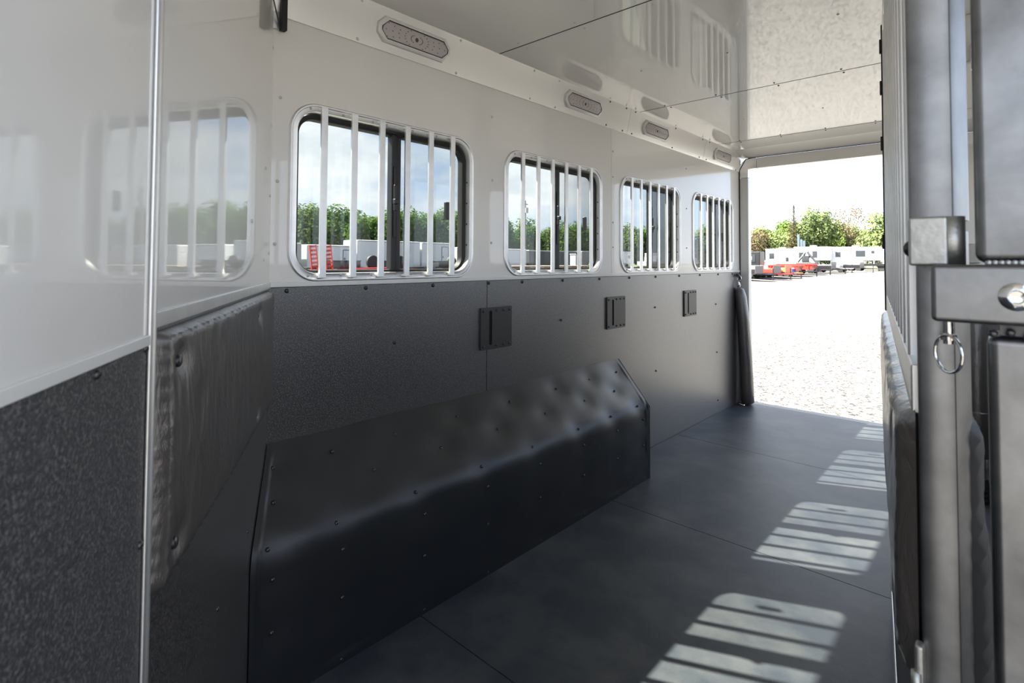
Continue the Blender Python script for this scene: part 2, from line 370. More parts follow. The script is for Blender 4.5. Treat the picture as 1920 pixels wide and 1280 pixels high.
# lamps on the cove
def dome_light(y0, y1, label, first=None):
    if first:
        o = copy_tree(first); o.location.y = y0; o['label'] = label; return o
    r = empty('ceiling_light', (0, 0, 0), 0, label, 'light', 'oblong interior lights along the cove')
    w = y1-y0; hh = .048
    U = Vector((0, 1, 0)); V = (cove(0, 1)-cove(0, 0)).normalized(); o0 = cove(0, .5)
    M = Matrix(((U.x, V.x, CN.x, 0), (U.y, V.y, CN.y, 0), (U.z, V.z, CN.z, 0), (0, 0, 0, 1)))
    def octo(g, z):
        c = min(.030, hh-g-.007); a, b_, d, e = g, w-g, -hh+g, hh-g
        return [Vector((u, v, z)) for u, v in ((a+c, d), (b_-c, d), (b_, d+c), (b_, e-c), (b_-c, e), (a+c, e), (a, e-c), (a, d+c))]
    b = MB()
    R = [[b.bm.verts.new(M @ p) for p in octo(g, z)] for g, z in ((0, 0), (.002, .010), (.008, .015), (.014, .015), (.016, .008))]
    for A, B in zip(R, R[1:]):
        for i in range(8): b._f([A[i], A[(i+1) % 8], B[(i+1) % 8], B[i]])
    b._f(R[-1]); h = b.build('housing', 'white_metal', r)
    b = MB().m('lamp_lens'); R = [[b.bm.verts.new(M @ p) for p in octo(g, z)] for g, z in ((.0165, .009), (.018, .013), (.024, .0145))]
    for A, B in zip(R, R[1:]):
        for i in range(8): b._f([A[i], A[(i+1) % 8], B[(i+1) % 8], B[i]])
    b._f(R[-1]); lens = b
    b = MB()
    R = [[b.bm.verts.new(M @ p) for p in octo(g, z)] for g, z in ((.0145, .0155), (.0175, .0155))]
    for i in range(8): b._f([R[0][i], R[0][(i+1) % 8], R[1][(i+1) % 8], R[1][i]])
    b.build('gasket', 'seal', r)
    b = lens; b.m('lamp_lens').m('lamp_dot')
    for k in range(5):
        for a in range(-3, 4):
            for sg in (-1, 1):
                u = w/2 + sg*(.028 + .028*k)*math.cos(a*.32); v = (.028+.028*k)*math.sin(a*.32)*.55
                if abs(v) < .026 and abs(u-w/2) < w/2-.03: b.lathe([(.0022, 0), (.002, .0006)], M @ Matrix.Translation((u, v, .0145)), 6)
    b.lathe([(.008, 0), (.006, .002)], M @ Matrix.Translation((w/2, 0, .0145)), 10)
    b.build('lens', None, r)
    for ch in r.children: ch.location = o0
    r.location.y = y0
    return r
L1 = dome_light(1.10, 1.445, 'oblong white dome light above the nearest window, its LED dots dark and distinct')
dome_light(2.24, 0, 'oblong dome light above the second window from the front', L1)
dome_light(3.06, 0, 'oblong dome light above the third window, middle of the bright cove panel', L1)
dome_light(4.19, 0, 'oblong dome light above the farthest window beside the rear doorway', L1)

# ------------------------------------------------------------------ windows
def window(i, y0, y1):
    w = empty('window_%d' % i, (XW, (y0+y1)/2, WZ0), kind='structure'); inv = Matrix.Translation((-XW, -(y0+y1)/2, -WZ0))
    def P(b, name, m, **k): bmesh.ops.transform(b.bm, matrix=inv, verts=b.bm.verts); return b.build(name, m, w, **k)
    zc0, zc1 = WZ0, WZ1
    # aluminium flange: swept ring profile
    def ring(b, prof, low=0, up=0):
        loops = []
        for g, x in prof:
            loops.append([b.bm.verts.new((XW+x, u, v)) for u, v in rrect(y0+g, y1-g, zc0+g-low, zc1-g-up, max(.1-g, .02), 10)])
        for A, B in zip(loops, loops[1:]):
            n = len(A)
            for k in range(n): b._f([A[k], A[(k+1) % n], B[(k+1) % n], B[k]])
    b = MB(); ring(b, [(0, -.002), (.0, .004), (.004, .008), (.008, .008), (.011, .005), (.024, .005), (.026, .006), (.028, .003), (.028, -.052), (.016, -.052)])
    P(b, 'flange', 'aluminium')
    b = MB(); ring(b, [(.0275, -.018), (.036, -.018), (.040, -.022), (.044, -.022), (.046, -.030), (.046, -.050), (.0275, -.050)], .008, .004); P(b, 'gasket', 'black_rubber')
    yc = (y0+y1)/2 + .02
    xg = XW-.036
    b = MB()
    b.box(xg-.010, xg+.022, yc-.022, yc+.006, zc0+.035, zc1-.045, bev=.003)
    P(b, 'sash_stile', 'black_plastic')
    b = MB(); b.box(xg-.016, xg+.008, yc+.004, yc+.030, zc0+.035, zc1-.045, bev=.003); P(b, 'sash_stile', 'black_plastic')
    b = MB(); b.box(xg+.022, xg+.036, yc-.018, yc-.006, zc0+.26, zc0+.36, bev=.003); b.box(xg+.022, xg+.030, yc-.016, yc-.008, zc0+.16, zc0+.43, bev=.002)
    b.box(xg+.03, xg+.048, yc-.024, yc-.008, zc0+.285, zc0+.305, bev=.003); P(b, 'latch', 'black_plastic')
    b = MB(); b.box(xg-.012, xg+.004, y1-.125, y1-.105, zc0+.245, zc0+.32, bev=.002); P(b, 'finger_pull', 'black_plastic')
    b = MB(); b.box(xg-.001, xg+.001, y0+.045, yc-.01, zc0+.035, zc1-.045); P(b, 'glass_pane', 'glass')
    b = MB(); b.box(xg-.008, xg-.006, yc+.01, y1-.045, zc0+.035, zc1-.045); P(b, 'glass_pane', 'glass')
    b = MB(); A = [b.bm.verts.new((xg-.012, y, z)) for y, z in ((yc+.01, zc0+.035), (y1-.045, zc0+.035), (y1-.045, zc1-.045), (yc+.01, zc1-.045))]; b._f(A); P(b, 'insect_screen', 'screen')
    for k in range(6):
        y = y0 + .1125 + .1145*k
        b = MB(); b.box(XW+.014, XW+.024, y-.0115, y+.0115, zc0+.012, zc1-.012, bev=.0012)
        b.box(XW+.003, XW+.016, y-.0105, y+.0105, zc0+.012, zc0+.020, bev=.001); b.box(XW+.003, XW+.016, y-.0105, y+.0105, zc1-.020, zc1-.012, bev=.001)
        P(b, 'bar', 'aluminium')
    for k in range(7):
        for z in (zc0+.020, zc1-.020):
            y = y0+.07+.1*k + .02*((k*7) % 3); y = min(y, y1-.09)
            screw(w, (0.005, y-(y0+y1)/2, z-WZ0), (1, 0, 0), .0042, 'alu_cast')
    for z in (.14, .23, .32, .41):
        screw(w, (-.01, y1-.0285-(y0+y1)/2, z), (0, -1, 0), .004, 'steel_dark')
for i, (a, c) in enumerate(WIN): window(i+1, a, c)

# ------------------------------------------------------------------ angled front wall and near wall panel
def frame(P0, D, Nn):   # local (u along D, v up, w along normal)
    return Matrix(((D.x, 0, Nn.x, P0[0]), (D.y, 0, Nn.y, P0[1]), (0, 1, 0, 0), (0, 0, 0, 1)))
LA = 1.62
FA = frame((AX, AY), AD, AN)
wf = empty('wall_front', (AX, AY, 0), kind='structure'); finv = Matrix.Translation((-AX, -AY, 0))
def fpart(b, name, m, par=wf, inv=finv, **k):
    bmesh.ops.transform(b.bm, matrix=inv @ FA, verts=b.bm.verts); return b.build(name, m, par, **k)
b = MB(); b.box(-.03, LA, ZW, ZC, -.02, 0); fpart(b, 'white_panel', 'white_panel')
b = MB(); b.box(-.03, LA, -.012, ZW, -.02, 0); fpart(b, 'liner_panel', 'liner')
b = MB(); b.box(-.0, LA, ZW-.004, ZW+.018, -.001, .005, bev=.002); fpart(b, 'divider_strip', 'aluminium')
b = MB(); b.box(-.03, LA, -.05, ZC+.02, -.05, -.021); fpart(b, 'outer_skin', 'white_metal')
for u, z in ((.012, 1.87), (.018, 1.62), (.02, 1.40), (.02, 1.22), (.06, 2.02), (.12, 1.47), (.12, 1.20), (.30, 1.85), (.32, 1.30)):
    q = FA @ Vector((u, z, 0)); screw(wf, (q.x-AX, q.y-AY, z), AN, .0048, 'screw_white')
q = FA @ Vector((.62, .52, 0)); 
for u, z in ((.62, .50), (.30, .50), (.86, .30)):
    q = FA @ Vector((u, z, 0)); screw(wf, (q.x-AX, q.y-AY, z), AN, .005)
# near panel, standing 3 cm proud of it
U0 = 1.13
wn = empty('wall_near', (AX, AY, 0), kind='structure')
def npart(b, name, m, **k): return fpart(b, name, m, par=wn, **k)
b = MB(); b.box(U0, LA+.15, ZW-.004, ZC, .004, .030); npart(b, 'white_panel', 'white_panel')
b = MB(); b.box(U0, LA+.15, -.012, ZW-.004, .004, .030); npart(b, 'liner_panel', 'liner_coarse')
b = MB(); b.box(U0, LA+.15, ZW-.010, ZW+.002, .030, .0335, bev=.0012); npart(b, 'divider_strip', 'white_metal')
b = MB(); b.path([(U0-.001, -.01, .024), (U0-.001, ZC, .024)], .0115, 14); b.box(U0-.004, U0+.012, -.01, ZC, .0305, .034, bev=.0012); b.box(U0-.010, U0+.004, -.01, ZC, .002, .030, bev=.001); npart(b, 'edge_trim', 'aluminium')
for u, z in ((U0+.016, 1.100), (U0+.018, .885), (U0+.020, .665), (U0+.019, .44), (U0+.135, 1.095), (U0+.30, 1.095)):
    q = FA @ Vector((u, z, .030)); screw(wn, (q.x-AX, q.y-AY, z), AN, .0045)

# leather-look pad on the angled wall
def pad(name, Mx, u0, u1, v0, v1, t, buttons, par=None, label=None, cat=None, group=None, edge=.018, nu=110, nv=50, m_='black_vinyl'):
    b = MB()
    def fn(i, j):
        u = u0+(u1-u0)*i; v = v0+(v1-v0)*j
        du = min(u-u0, u1-u); dv = min(v-v0, v1-v); e = min(du, dv)
        def pr(x): x = min(x/edge, 1); return math.sqrt(max(0, 1-(1-x)**2))
        w = t*pr(du)*pr(dv)*(.82) + .18*t*math.sin(PI*i)**.5*math.sin(PI*j)**.5 if e > 0 else 0
        if e > 0:
            for bu, bv in buttons:
                d2 = (u-bu)**2+(v-bv)**2; w -= t*.42*math.exp(-d2/(2*.016**2))
            w += .10*t*noise.noise(Vector((u*9, v*9, 1.7))) + .05*t*noise.noise(Vector((u*28, v*22, 4)))
            if e < .03: w += .12*t*math.sin((u+v)*260)*(1-e/.03)
        return Vector((u, v, max(w, 0)))
    b.grid(fn, nu, nv)
    vs = [b.bm.verts.new(p) for p in ((u0, v0, 0), (u1, v0, 0), (u1, v1, 0), (u0, v1, 0))]; b._f(vs)
    bmesh.ops.transform(b.bm, matrix=Mx, verts=b.bm.verts)
    c = Mx @ Vector(((u0+u1)/2, v0, 0))
    if par is None:
        bmesh.ops.transform(b.bm, matrix=Matrix.Translation(-c), verts=b.bm.verts)
        o = b.build(name, 'black_vinyl', None, smooth=60); o.location = c; off = c
        tag(o, label, cat, group)
    else:
        pi = par.matrix_basis.inverted()
        bmesh.ops.transform(b.bm, matrix=pi, verts=b.bm.verts); o = b.build(name, m_, par, smooth=60); off = None
    nrm = (Mx.to_3x3() @ Vector((0, 0, 1)))
    for bu, bv in buttons:
        q = Mx @ Vector((bu, bv, t*.50))
        s_ = MB(); s_.lathe([(.009, 0), (.0085, .003), (.006, .005), (.0005, .0055)], nrm.to_track_quat('Z', 'Y').to_matrix().to_4x4(), 14)
        k = s_.build('button', 'screw_black', o); k.location = (q - off) if off else (pi @ q)
    return o
pad('wall_pad', FA @ Matrix.Translation((0, 0, .0012)), .025, 1.028, .758, 1.103, .024,
    [(.965, 1.055), (.30, 1.055), (.965, .80), (.30, .80)], label='puffy black vinyl pad with buttons on the angled front wall', cat='pad')

# black strap end in the upper corner
r = empty('hanging_strap', (XW+.02, .76, 1.93), 0, 'short black strap and thin cord hanging in the top front corner', 'strap')
b = MB(); b.box(-.012, .010, -.012, .006, 0, .20, bev=.002); b.build('strap', 'black_rubber', r)
b = MB(); b.path([(-.006, -.012, .012), (.02, -.05, .10), (.05, -.09, .20)], .0022, 8); b.build('cord', 'black_plastic', r)
b = MB(); b.box(-.016, -.012, -.034, -.010, .005, .20, bev=.001); b.build('backing_strip', 'aluminium', r)

# ------------------------------------------------------------------ floor and mats
b = MB(); b.box(XW-.05, XR+.05, YF, YB+.03, -.14, -.0135); f = b.build('floor', 'floor_base'); f['kind'] = 'structure'
seams = [YF, -.035, 1.165, 2.365, 3.565, 4.79]
labs = ['black rubber floor mat nearest the viewer, mostly out of frame', 'black rubber floor mat along the near end of the wheel well box',
        'black rubber floor mat crossed by the nearest barred patch of sunlight', 'black rubber floor mat in the middle with the second barred sunlight patch', 'black rubber floor mat at the rear doorway']
for k in range(5):
    y0, y1 = seams[k], seams[k+1]
    b = MB(); x0, x1 = XW+.002, XR-.002
    y0 = y0+.0018; y1 = y1-.0018
    if k < 2:   # cut back along the angled front wall
        def ax(y): return XW+.004 + max(0, (AY-y)/.602) + (.04 if y < .6 else 0)
        pts = [(min(ax(y0), .2), y0), (x1, y0), (x1, y1), (ax(y1) if y1 < AY else x0, y1)]
        if y1 > AY: pts.append((x0, AY))
        if k == 0: pts = [(-.30, y0), (x1, y0), (x1, y1), (ax(y1), y1)]
        if k == 0: pts[0] = (.38, y0)
    else: pts = [(x0, y0), (x1, y0), (x1, y1), (x0, y1)]
    b.prism(pts, [], Matrix.Translation((0, 0, -.012)), .012)
    c = Vector((sum(p[0] for p in pts)/len(pts), (y0+y1)/2, -.012)); bmesh.ops.transform(b.bm, matrix=Matrix.Translation(-c), verts=b.bm.verts)
    o = b.build('floor_mat', 'mat_rubber'); o.location = c; tag(o, labs[k], 'floor mat', 'rubber mats laid across the trailer floor')
    if k == 2: o.rotation_euler = (0, 0, 0)

# ------------------------------------------------------------------ wheel-well box
ww = empty('wheel_well_cover', (XW, 1.7, 0), 0, 'long low black riveted wheel well box along the left wall', 'wheel well cover')
winv = Matrix.Translation((-XW, -1.7, 0))
ROWY = [.66, .87, 1.18, 1.485, 1.80, 2.125, 2.42, 2.69]
SC = []
ysl = {.24: [.735, .93, 1.18, 1.482, 1.80, 2.138, 2.426, 2.70], .56: [.705, 1.044, 1.336, 1.644, 1.961, 2.277, 2.56], .94: [.655, .86, 1.158, 1.47, 1.77, 2.108, 2.39, 2.66]}
LS = math.hypot(.231, .225)
for s_, yy in ysl.items():
    for y in yy: SC.append((y, s_*LS))
for z in (.333, .192, .012):
    for y in ROWY: SC.append((y, LS+.40-z))
def prof(d):
    """distance down the cover -> (x, z, nx, nz), bend rounded"""
    r = .05
    a = (XW, .625); bnd = (-1.477, .40); ux, uz = .231/LS, -.225/LS
    if d < LS-r: return a[0]+ux*d, a[1]+uz*d, -uz, ux
    if d > LS+r: return bnd[0], bnd[1]-(d-LS), 1, 0
    t = (d-(LS-r))/(2*r); p0 = (bnd[0]-ux*r, bnd[1]-uz*r); p2 = (bnd[0], bnd[1]-r)
    x = (1-t)**2*p0[0]+2*t*(1-t)*bnd[0]+t*t*p2[0]; z = (1-t)**2*p0[1]+2*t*(1-t)*bnd[1]+t*t*p2[1]
    n = Vector((-uz*(1-t)+1*t, ux*(1-t))).normalized(); return x, z, n.x, n.y
TOT = LS+.40
def surf(i, j):
    d = j*TOT; x, z, nx, nz = prof(d)
    y0 = AY-.602*(x-XW)+.004; y1 = 2.80-.055*(x-XW)/.231
    y = y0+(y1-y0)*i
    w = 0
    for sy, sd in SC:
        q = (y-sy)**2/(.055**2) + (d-sd)**2/(.040**2)
        if q < 12: w -= (.007 if sd < LS+.02 else .0035)*math.exp(-q/1.6)
    w += .0035*noise.noise(Vector((y*4.5, d*5, .3))) + .003*math.exp(-((d-LS*.5)**2)/.01)*math.sin(y*9)*.4
    if d > TOT-.03 or i < .01 or i > .985: w = 0
    return Vector((x+nx*w, y, z+nz*w))
b = MB(); b.grid(surf, 330, 96); bmesh.ops.transform(b.bm, matrix=winv, verts=b.bm.verts)
b.build('cover_sheet', 'fender_sheet', ww, smooth=80)
b = MB()   # tapered rear end cap
P = [(XW, 2.802, .617), (-1.479, 2.747, .395), (-1.479, 2.747, 0), (XW, 3.16, 0), (XW, 3.09, .34)]
A = [b.bm.verts.new(p) for p in P]
b._f([A[0], A[1], A[4]]); b._f([A[1], A[2], A[3], A[4]])
G = [b.bm.verts.new(p) for p in ((XW, 2.78, .60), (-1.49, 2.73, .385), (-1.49, 2.73, 0), (XW, 2.78, 0))]
b._f(G); b._f([A[0], A[1], G[1], G[0]]); b._f([A[1], A[2], G[2], G[1]])
bmesh.ops.transform(b.bm, matrix=winv, verts=b.bm.verts); b.build('end_cap', 'fender_sheet', ww, smooth=0)
b = MB(); b.path([(XW+.002, AY-.003, .627), (-1.474, .592, .41), (-1.474, .590, .0)], .004, 6); bmesh.ops.transform(b.bm, matrix=winv, verts=b.bm.verts); b.build('edge_seal', 'seal', ww)
b = MB(); b.path([(XW+.003, 2.802, .622), (-1.475, 2.749, .395), (-1.475, 2.749, .0)], .0025, 6)
bmesh.ops.transform(b.bm, matrix=winv, verts=b.bm.verts); b.build('edge_seal', 'seal', ww)
for y, d in SC:
    i = 0; x, z, nx, nz = prof(d); dep = .0065 if d < LS+.02 else .003
    screw(ww, (x-XW-nx*dep, y-1.7, z-nz*dep), (nx, 0, nz), .0062, 'screw_black', 'rivet')
for y, z in ((2.86, .52), (2.98, .42)):
    screw(ww, (.02, y-1.7, z), (.8, .6, 0), .004, 'screw_black', 'rivet')

# slotted bracket plates
def plate_mb(y, z):
    r = empty('bracket_plate', (XW+.001, y, z), 0, None, 'bracket', 'slotted plates along the black lower wall')
    o = rrect(-.100, .100, -.093, .093, .004, 2); slot = rrect(-.048, -.030, -.075, .078, .0088, 8)
    b = MB(); b.prism(o, [slot], MX(0), .008); b.build('plate', 'plate', r)
    b = MB(); b.prism(rrect(-.05, -.028, -.078, .081, .01, 6), [], MX(0), .0012); b.build('slot_backing', 'slot', r)
    for zz in (-.078, .078):
        for yy in (-.084, 0.0, .044, .084): screw(r, (.008, yy, zz), (1, 0, 0), .0062, 'screw_black', 'bolt')
    return r
pl = plate_mb(1.755, .899); pl['label'] = 'slotted metal plate on black wall over the panel seam, nearest and largest'
for y, lab in ((2.772, 'slotted metal plate on black wall above the rear end of the wheel well box'), (3.787, 'slotted metal plate on black wall, farthest and smallest, towards the rear doorway')):
    c = copy_tree(pl); c.location = (XW+.001, y, .899); c['label'] = lab

# ------------------------------------------------------------------ rear doorway
dr = empty('door_1', (-1.67, YB, 0), kind='structure'); dinv = Matrix.Translation((1.67, -YB, 0))
def dp(b, n, m, **k): bmesh.ops.transform(b.bm, matrix=dinv, verts=b.bm.verts); return b.build(n, m, dr, **k)
b = MB(); b.box(XW+.002, -1.632, YB, YB+.07, -.01, 1.93, bev=.006); dp(b, 'jamb', 'white_metal')
b = MB(); b.box(-1.56, XR, YB, YB+.07, 2.005, 2.094, bev=.003); dp(b, 'header', 'cove_metal')
b = MB()   # rounded corner piece
o = [(XW+.002, 1.932), (-1.632, 1.932), (-1.632, 2.005), (-1.562, 2.005), (-1.562, 2.094), (-1.62, 2.094)] + [(-1.62-.088*math.sin(a*PI/12), 2.006+.088*math.cos(a*PI/12)) for a in range(1, 6)]
b.prism(o, [], Matrix(((1, 0, 0, 0), (0, 0, 1, YB-.001), (0, 1, 0, 0), (0, 0, 0, 1))), .07); dp(b, 'corner_piece', 'cove_metal')
b = MB(); b.path([(XW+.004, YB-.002, .0), (XW+.004, YB-.002, 2.0), (-1.65, YB-.002, 2.09), (-1.6, YB-.002, 2.098), (XR, YB-.002, 2.098)], .004, 6); dp(b, 'seal', 'seal')
b = MB(); b.box(XW, XR, YB-.005, YB+.08, -.05, -.004, bev=.003); dp(b, 'sill', 'steel_dark')
wr = empty('wall_rear', (.0, YB, 0), kind='structure')
b = MB(); b.box(-.42, XR, -.01, .05, ZW, 2.01); b.build('white_panel', 'white_panel', wr)
b = MB(); b.box(-.42, XR, -.01, .05, -.01, ZW-.002); b.build('liner_panel', 'liner', wr)
b = MB(); b.box(-.43, XR, -.016, .052, ZW-.002, ZW+.014, bev=.002); b.build('divider_strip', 'aluminium', wr)
b = MB(); b.box(-.215, -.125, -.05, -.01, 1.20, 1.33, bev=.004); b.build('latch_bracket', 'alu_cast', wr)
wrt = empty('wall_right', (XR, 3, 0), kind='structure')
b = MB(); b.pierced([(-1.5+1.12*k, -.38+1.12*k, rrect(-1.5+1.12*k+.11, -.38+1.12*k-.11, ZW+.05, 1.92, .09)) for k in range(3)], ZW, ZC+.012, MX(0), .05); b.build('white_panel', 'white_panel', wrt)  # unseen wall; openings added to let more skylight into the interior
b = MB(); b.box(0, .05, -1.5, 1.86, -.13, ZW-.002); b.build('liner_panel', 'liner', wrt)

# padded hanging bar at the rear left
hb = empty('hanging_bar', (-1.655, 4.70, 0), 0, 'black padded rubber bar hanging from a ring beside the rear doorway', 'padded bar')
pts = [(.035+.004, .02, .004), (.033, .02, .02), (.028, .02, .15), (.020, .015, .40), (.005, .01, .70), (-.012, .005, .90), (-.020, 0, .965), (-.022, 0, .985)]
b = MB(); b.path(pts, [.042, .053, .054, .052, .049, .046, .036, .014], 20); b.build('padding', 'black_vinyl', hb, smooth=60)
b = MB(); b.path([(-.022+.016*math.cos(a*PI/10), .0, 1.06+.022*math.sin(a*PI/10)) for a in range(20)], .0045, 8, closed=True); b.build('ring', 'chrome', hb)
b = MB(); b.path([(-.022, -.004, .975), (-.016, -.006, 1.00), (-.024, -.004, 1.03)], .007, 8); b.path([(-.03, -.01, .985), (-.022, -.016, 1.01), (-.03, -.01, 1.035)], .005, 8); b.build('snap_hook', 'chrome', hb)
b = MB(); b.box(-.047, -.02, -.012, .012, 1.075, 1.10, bev=.003); b.build('eye_plate', 'steel_dark', hb)
b = MB(); b.path([(-.02, -.03, .005), (-.01, -.05, .012), (.02, -.04, .004), (.03, -.02, .006)], .004, 6); b.build('chain_end', 'chrome', hb)

# ------------------------------------------------------------------ stall divider on the right
DV0 = Vector((-.078, .73, 0)); DD = Vector((-.15, 1, 0)).normalized(); DN = Vector((-1, -.15, 0)).normalized()
FD = frame((DV0.x, DV0.y), DD, DN)      # u along, v up, w out to the left
dv = empty('stall_divider', (DV0.x, DV0.y, 0), 0, 'stall divider with vertical aluminium bars above a padded black panel, right of the rear doorway', 'stall divider')
vinv = Matrix.Translation((-DV0.x, -DV0.y, 0))
def vp(b, n, m, world=False, **k):
    bmesh.ops.transform(b.bm, matrix=vinv if world else vinv @ FD, verts=b.bm.verts); return b.build(n, m, dv, **k)
LD = 1.59
b = MB(); b.box(.03, LD, 1.03, 1.085, -.034, -.001, bev=.002); vp(b, 'middle_rail', 'aluminium')
b = MB(); b.box(.05, LD, .03, .075, -.034, .0, bev=.004); vp(b, 'bottom_rail', 'aluminium')
b = MB(); b.box(.05, LD, 2.02, 2.06, -.034, 0, bev=.004); vp(b, 'top_rail', 'aluminium')
b = MB(); b.box(LD-.03, LD, .03, 2.06, -.034, 0.0, bev=.004); vp(b, 'far_stile', 'aluminium')
b = MB(); b.box(LD-.002, LD+.010, 1.03, 2.055, -.034, .004, bev=.004)
for z in (1.25, 1.6, 1.8, 1.95): b.box(LD-.006, LD+.008, z, z+.05, .0, .009, bev=.002)
vp(b, 'edge_bumper', 'black_rubber')
b = MB(); b.box(.05, LD-.02, .075, 1.03, -.028, -.004); vp(b, 'core_panel', 'black_rubber')
for k in range(12):
    u = .12+.118*k
    b = MB(); b.box(u-.012, u+.012, 1.08, 2.03, -.024, -.002, bev=.003); vp(b, 'bar', 'aluminium')
pb = [(x, z) for x in (.14, .5, .86, 1.22, 1.5) for z in (.98, .80)]
pad('pad', FD @ Matrix.Translation((0, 0, -.004)), .02, LD-.01, .74, 1.035, .024, pb, par=dv, edge=.03, nu=140, nv=40)
FD2 = frame((DV0.x+.034, DV0.y+.005), DD, -DN)
pad('pad', FD2 @ Matrix.Translation((0, 0, -.004)), .025, LD-.01, .50, 1.035, .046, pb, par=dv, m_='black_rubber', edge=.03, nu=140, nv=40)  # blacker than the left pad: its shade is put into the material
# near stile with its sleeve
def stile(x0, xm, x1, y0, y1, z0, z1):
    o = [(x0, y1), (x0, y0+.004), (x0+.0012, y0+.0012), (x0+.004, y0), (xm, y0)]
    o += [(xm+.0012, y0+.0008), (x1-.0012, y0+(y1-y0)*.80)]
    o.append((x1, y1)); m_ = MB(); m_.prism(o, [], Matrix.Translation((0, 0, z0)), z1-z0); return m_
vp(stile(-.0727, -.0415, -.030, .73, .785, .03, 1.235), 'near_stile', 'alu_brushed', world=True)
vp(stile(-.0765, -.0400, -.0285, .712, .770, 1.246, 2.08), 'upper_sleeve', 'alu_brushed', world=True)
b = MB(); b.box(-.0745, -.0420, .690, .79, 1.197, 1.247, bev=.003, seg=2); b.tube((-.0400, .705, 1.197), (-.0400, .705, 1.247), .011, n=20); vp(b, 'collar', 'alu_cast', world=True)
screw(dv, (-.0750-DV0.x, .715-DV0.y, 1.215), (-1, -.2, 0), .0085, 'screw_black', 'bolt')
b = MB(); b.tube((-.0440, .706, 1.118), (-.0440, .706, 1.20), .0045); b.tube((-.0440, .706, 1.122), (-.0440, .706, 1.128), .007); vp(b, 'latch_pin', 'chrome', world=True)
b = MB(); rr = .0185
b.path([(-.0440+rr*.62*math.cos(a*PI/16), .697-rr*.75*math.cos(a*PI/16), 1.109+rr*math.sin(a*PI/16)) for a in range(32)], .0016, 8, closed=True); vp(b, 'pin_ring', 'chrome', world=True)
b = MB(); b.box(-.0785, -.070, .72, .735, .752, .795, bev=.003); b.tube((-.077, .722, .742), (-.077, .722, .767), .005); vp(b, 'hinge_stop', 'alu_cast', world=True)

# door post beside the divider
dpst = empty('door_post', (.03, .70, 0), 0, 'wide brushed aluminium post at the right edge with a bolted strap', 'post')
pinv = Matrix.Translation((-.03, -.70, 0))
def pp(b, n, m, **k): bmesh.ops.transform(b.bm, matrix=pinv, verts=b.bm.verts); return b.build(n, m, dpst, **k)
b = MB(); b.box(-.0215, .16, .68, .745, 1.200, ZC, bev=.009, seg=4); pp(b, 'upper_post', 'alu_brushed')
b = MB(); b.box(-.0145, .16, .68, .745, 0, 1.132, bev=.009, seg=4); pp(b, 'lower_post', 'alu_brushed')
b = MB(); b.box(-.005, .16, .69, .74, 1.13, 1.201); pp(b, 'post_core', 'steel_dark')
b = MB(); b.box(-.0545, .18, .660, .690, 1.1435, 1.1985, bev=.005, seg=3); pp(b, 'strap', 'alu_brushed')
b = MB()
for k in range(26):
    x = -.012+.0045*k; b.lathe([(.0005, -.003), (.0026, -.001), (.0030, .0005), (.0018, .0025), (.0004, .003)], Matrix.Translation((x, .6785, 1.2)) @ Matrix.Rotation(.6, 4, 'Y'), 8)
pp(b, 'weld_bead', 'alu_cast', smooth=80)
b = MB()
for k in range(9):
    x = -.010+.012*k; b.lathe([(.0005, -.004), (.004, -.001), (.0035, .002), (.0004, .004)], Matrix.Translation((x, .680, 1.134+.002*math.sin(k*2))) @ Matrix.Rotation(1.2, 4, 'Y'), 8)
pp(b, 'weld_bead', 'steel_dark', smooth=80)
b = MB(); Mb = Matrix.Translation((.0068, .660, 1.170)) @ Matrix.Rotation(PI/2, 4, 'X')
b.lathe([(.0128, 0), (.0126, .0025), (.0100, .0050), (.0062, .0058), (.0052, .0030), (.0003, .0022)], Mb, 24); pp(b, 'bolt', 'chrome')

# bits seen through the slot between divider and post
r = empty('ceiling_bracket', (-.072, 2.62, 1.90), 0, 'pale bracket hanging from the ceiling behind the aluminium posts', 'bracket')
b = MB(); b.box(-.05, .06, .0, .04, .055, ZC-1.90, bev=.006); b.build('bracket_body', 'white_metal', r)
b = MB(); b.box(-.012, .055, -.03, .0, .012, .115, bev=.008); b.build('tab', 'cove_metal', r)
r = empty('rubber_footed_pole', (-.118, 3.62, 0), 0, 'black pole with a chrome collar and ribbed rubber foot seen between the posts', 'pole')
b = MB(); b.lathe([(.040, .0)] + [(.040+.006*(k % 2), .006+.012*k) for k in range(9)] + [(.036, .12)], Matrix(), 20); b.build('ribbed_foot', 'black_rubber', r)
b = MB(); b.lathe([(.036, .12), (.038, .125), (.038, .22), (.036, .225)], Matrix(), 20); b.build('collar', 'chrome', r)
b = MB(); b.lathe([(.045, .225), (.047, .23), (.047, .33), (.050, .335), (.050, .45), (.046, .455), (.046, 1.02), (.03, 1.05)], Matrix(), 20); b.build('sleeve', 'black_vinyl', r)

# ------------------------------------------------------------------ outdoors
def ss(x): x = max(0, min(1, x)); return x*x*(3-2*x)
def gz(x, y): return -.5 + .6*max(ss((-x-10)/15), ss((y-40)/35)) 
b = MB()
xs = [-260, -200, -150, -110] + [-90+3*k for k in range(31)] + [6, 20, 50, 100, 200]
yy = [-200, -80, -30, -10] + [0+4*k for k in range(26)] + [110, 125, 150, 200, 300]
g = [[b.bm.verts.new((x, y, gz(x, y))) for y in yy] for x in xs]
for i in range(len(xs)-1):
    for j in range(len(yy)-1): b._f([g[i][j], g[i+1][j], g[i+1][j+1], g[i][j+1]])
o = b.build('ground', 'gravel'); o['kind'] = 'structure'
b = MB()
for x0, x1, y0, y1 in ((-200, -44, -20, 200), (-44, 60, 93, 200)):
    n = 14
    def fg(i, j): x = x0+(x1-x0)*i; y = y0+(y1-y0)*j; return Vector((x, y, gz(x, y)+.03))
    b.grid(fg, n, n)
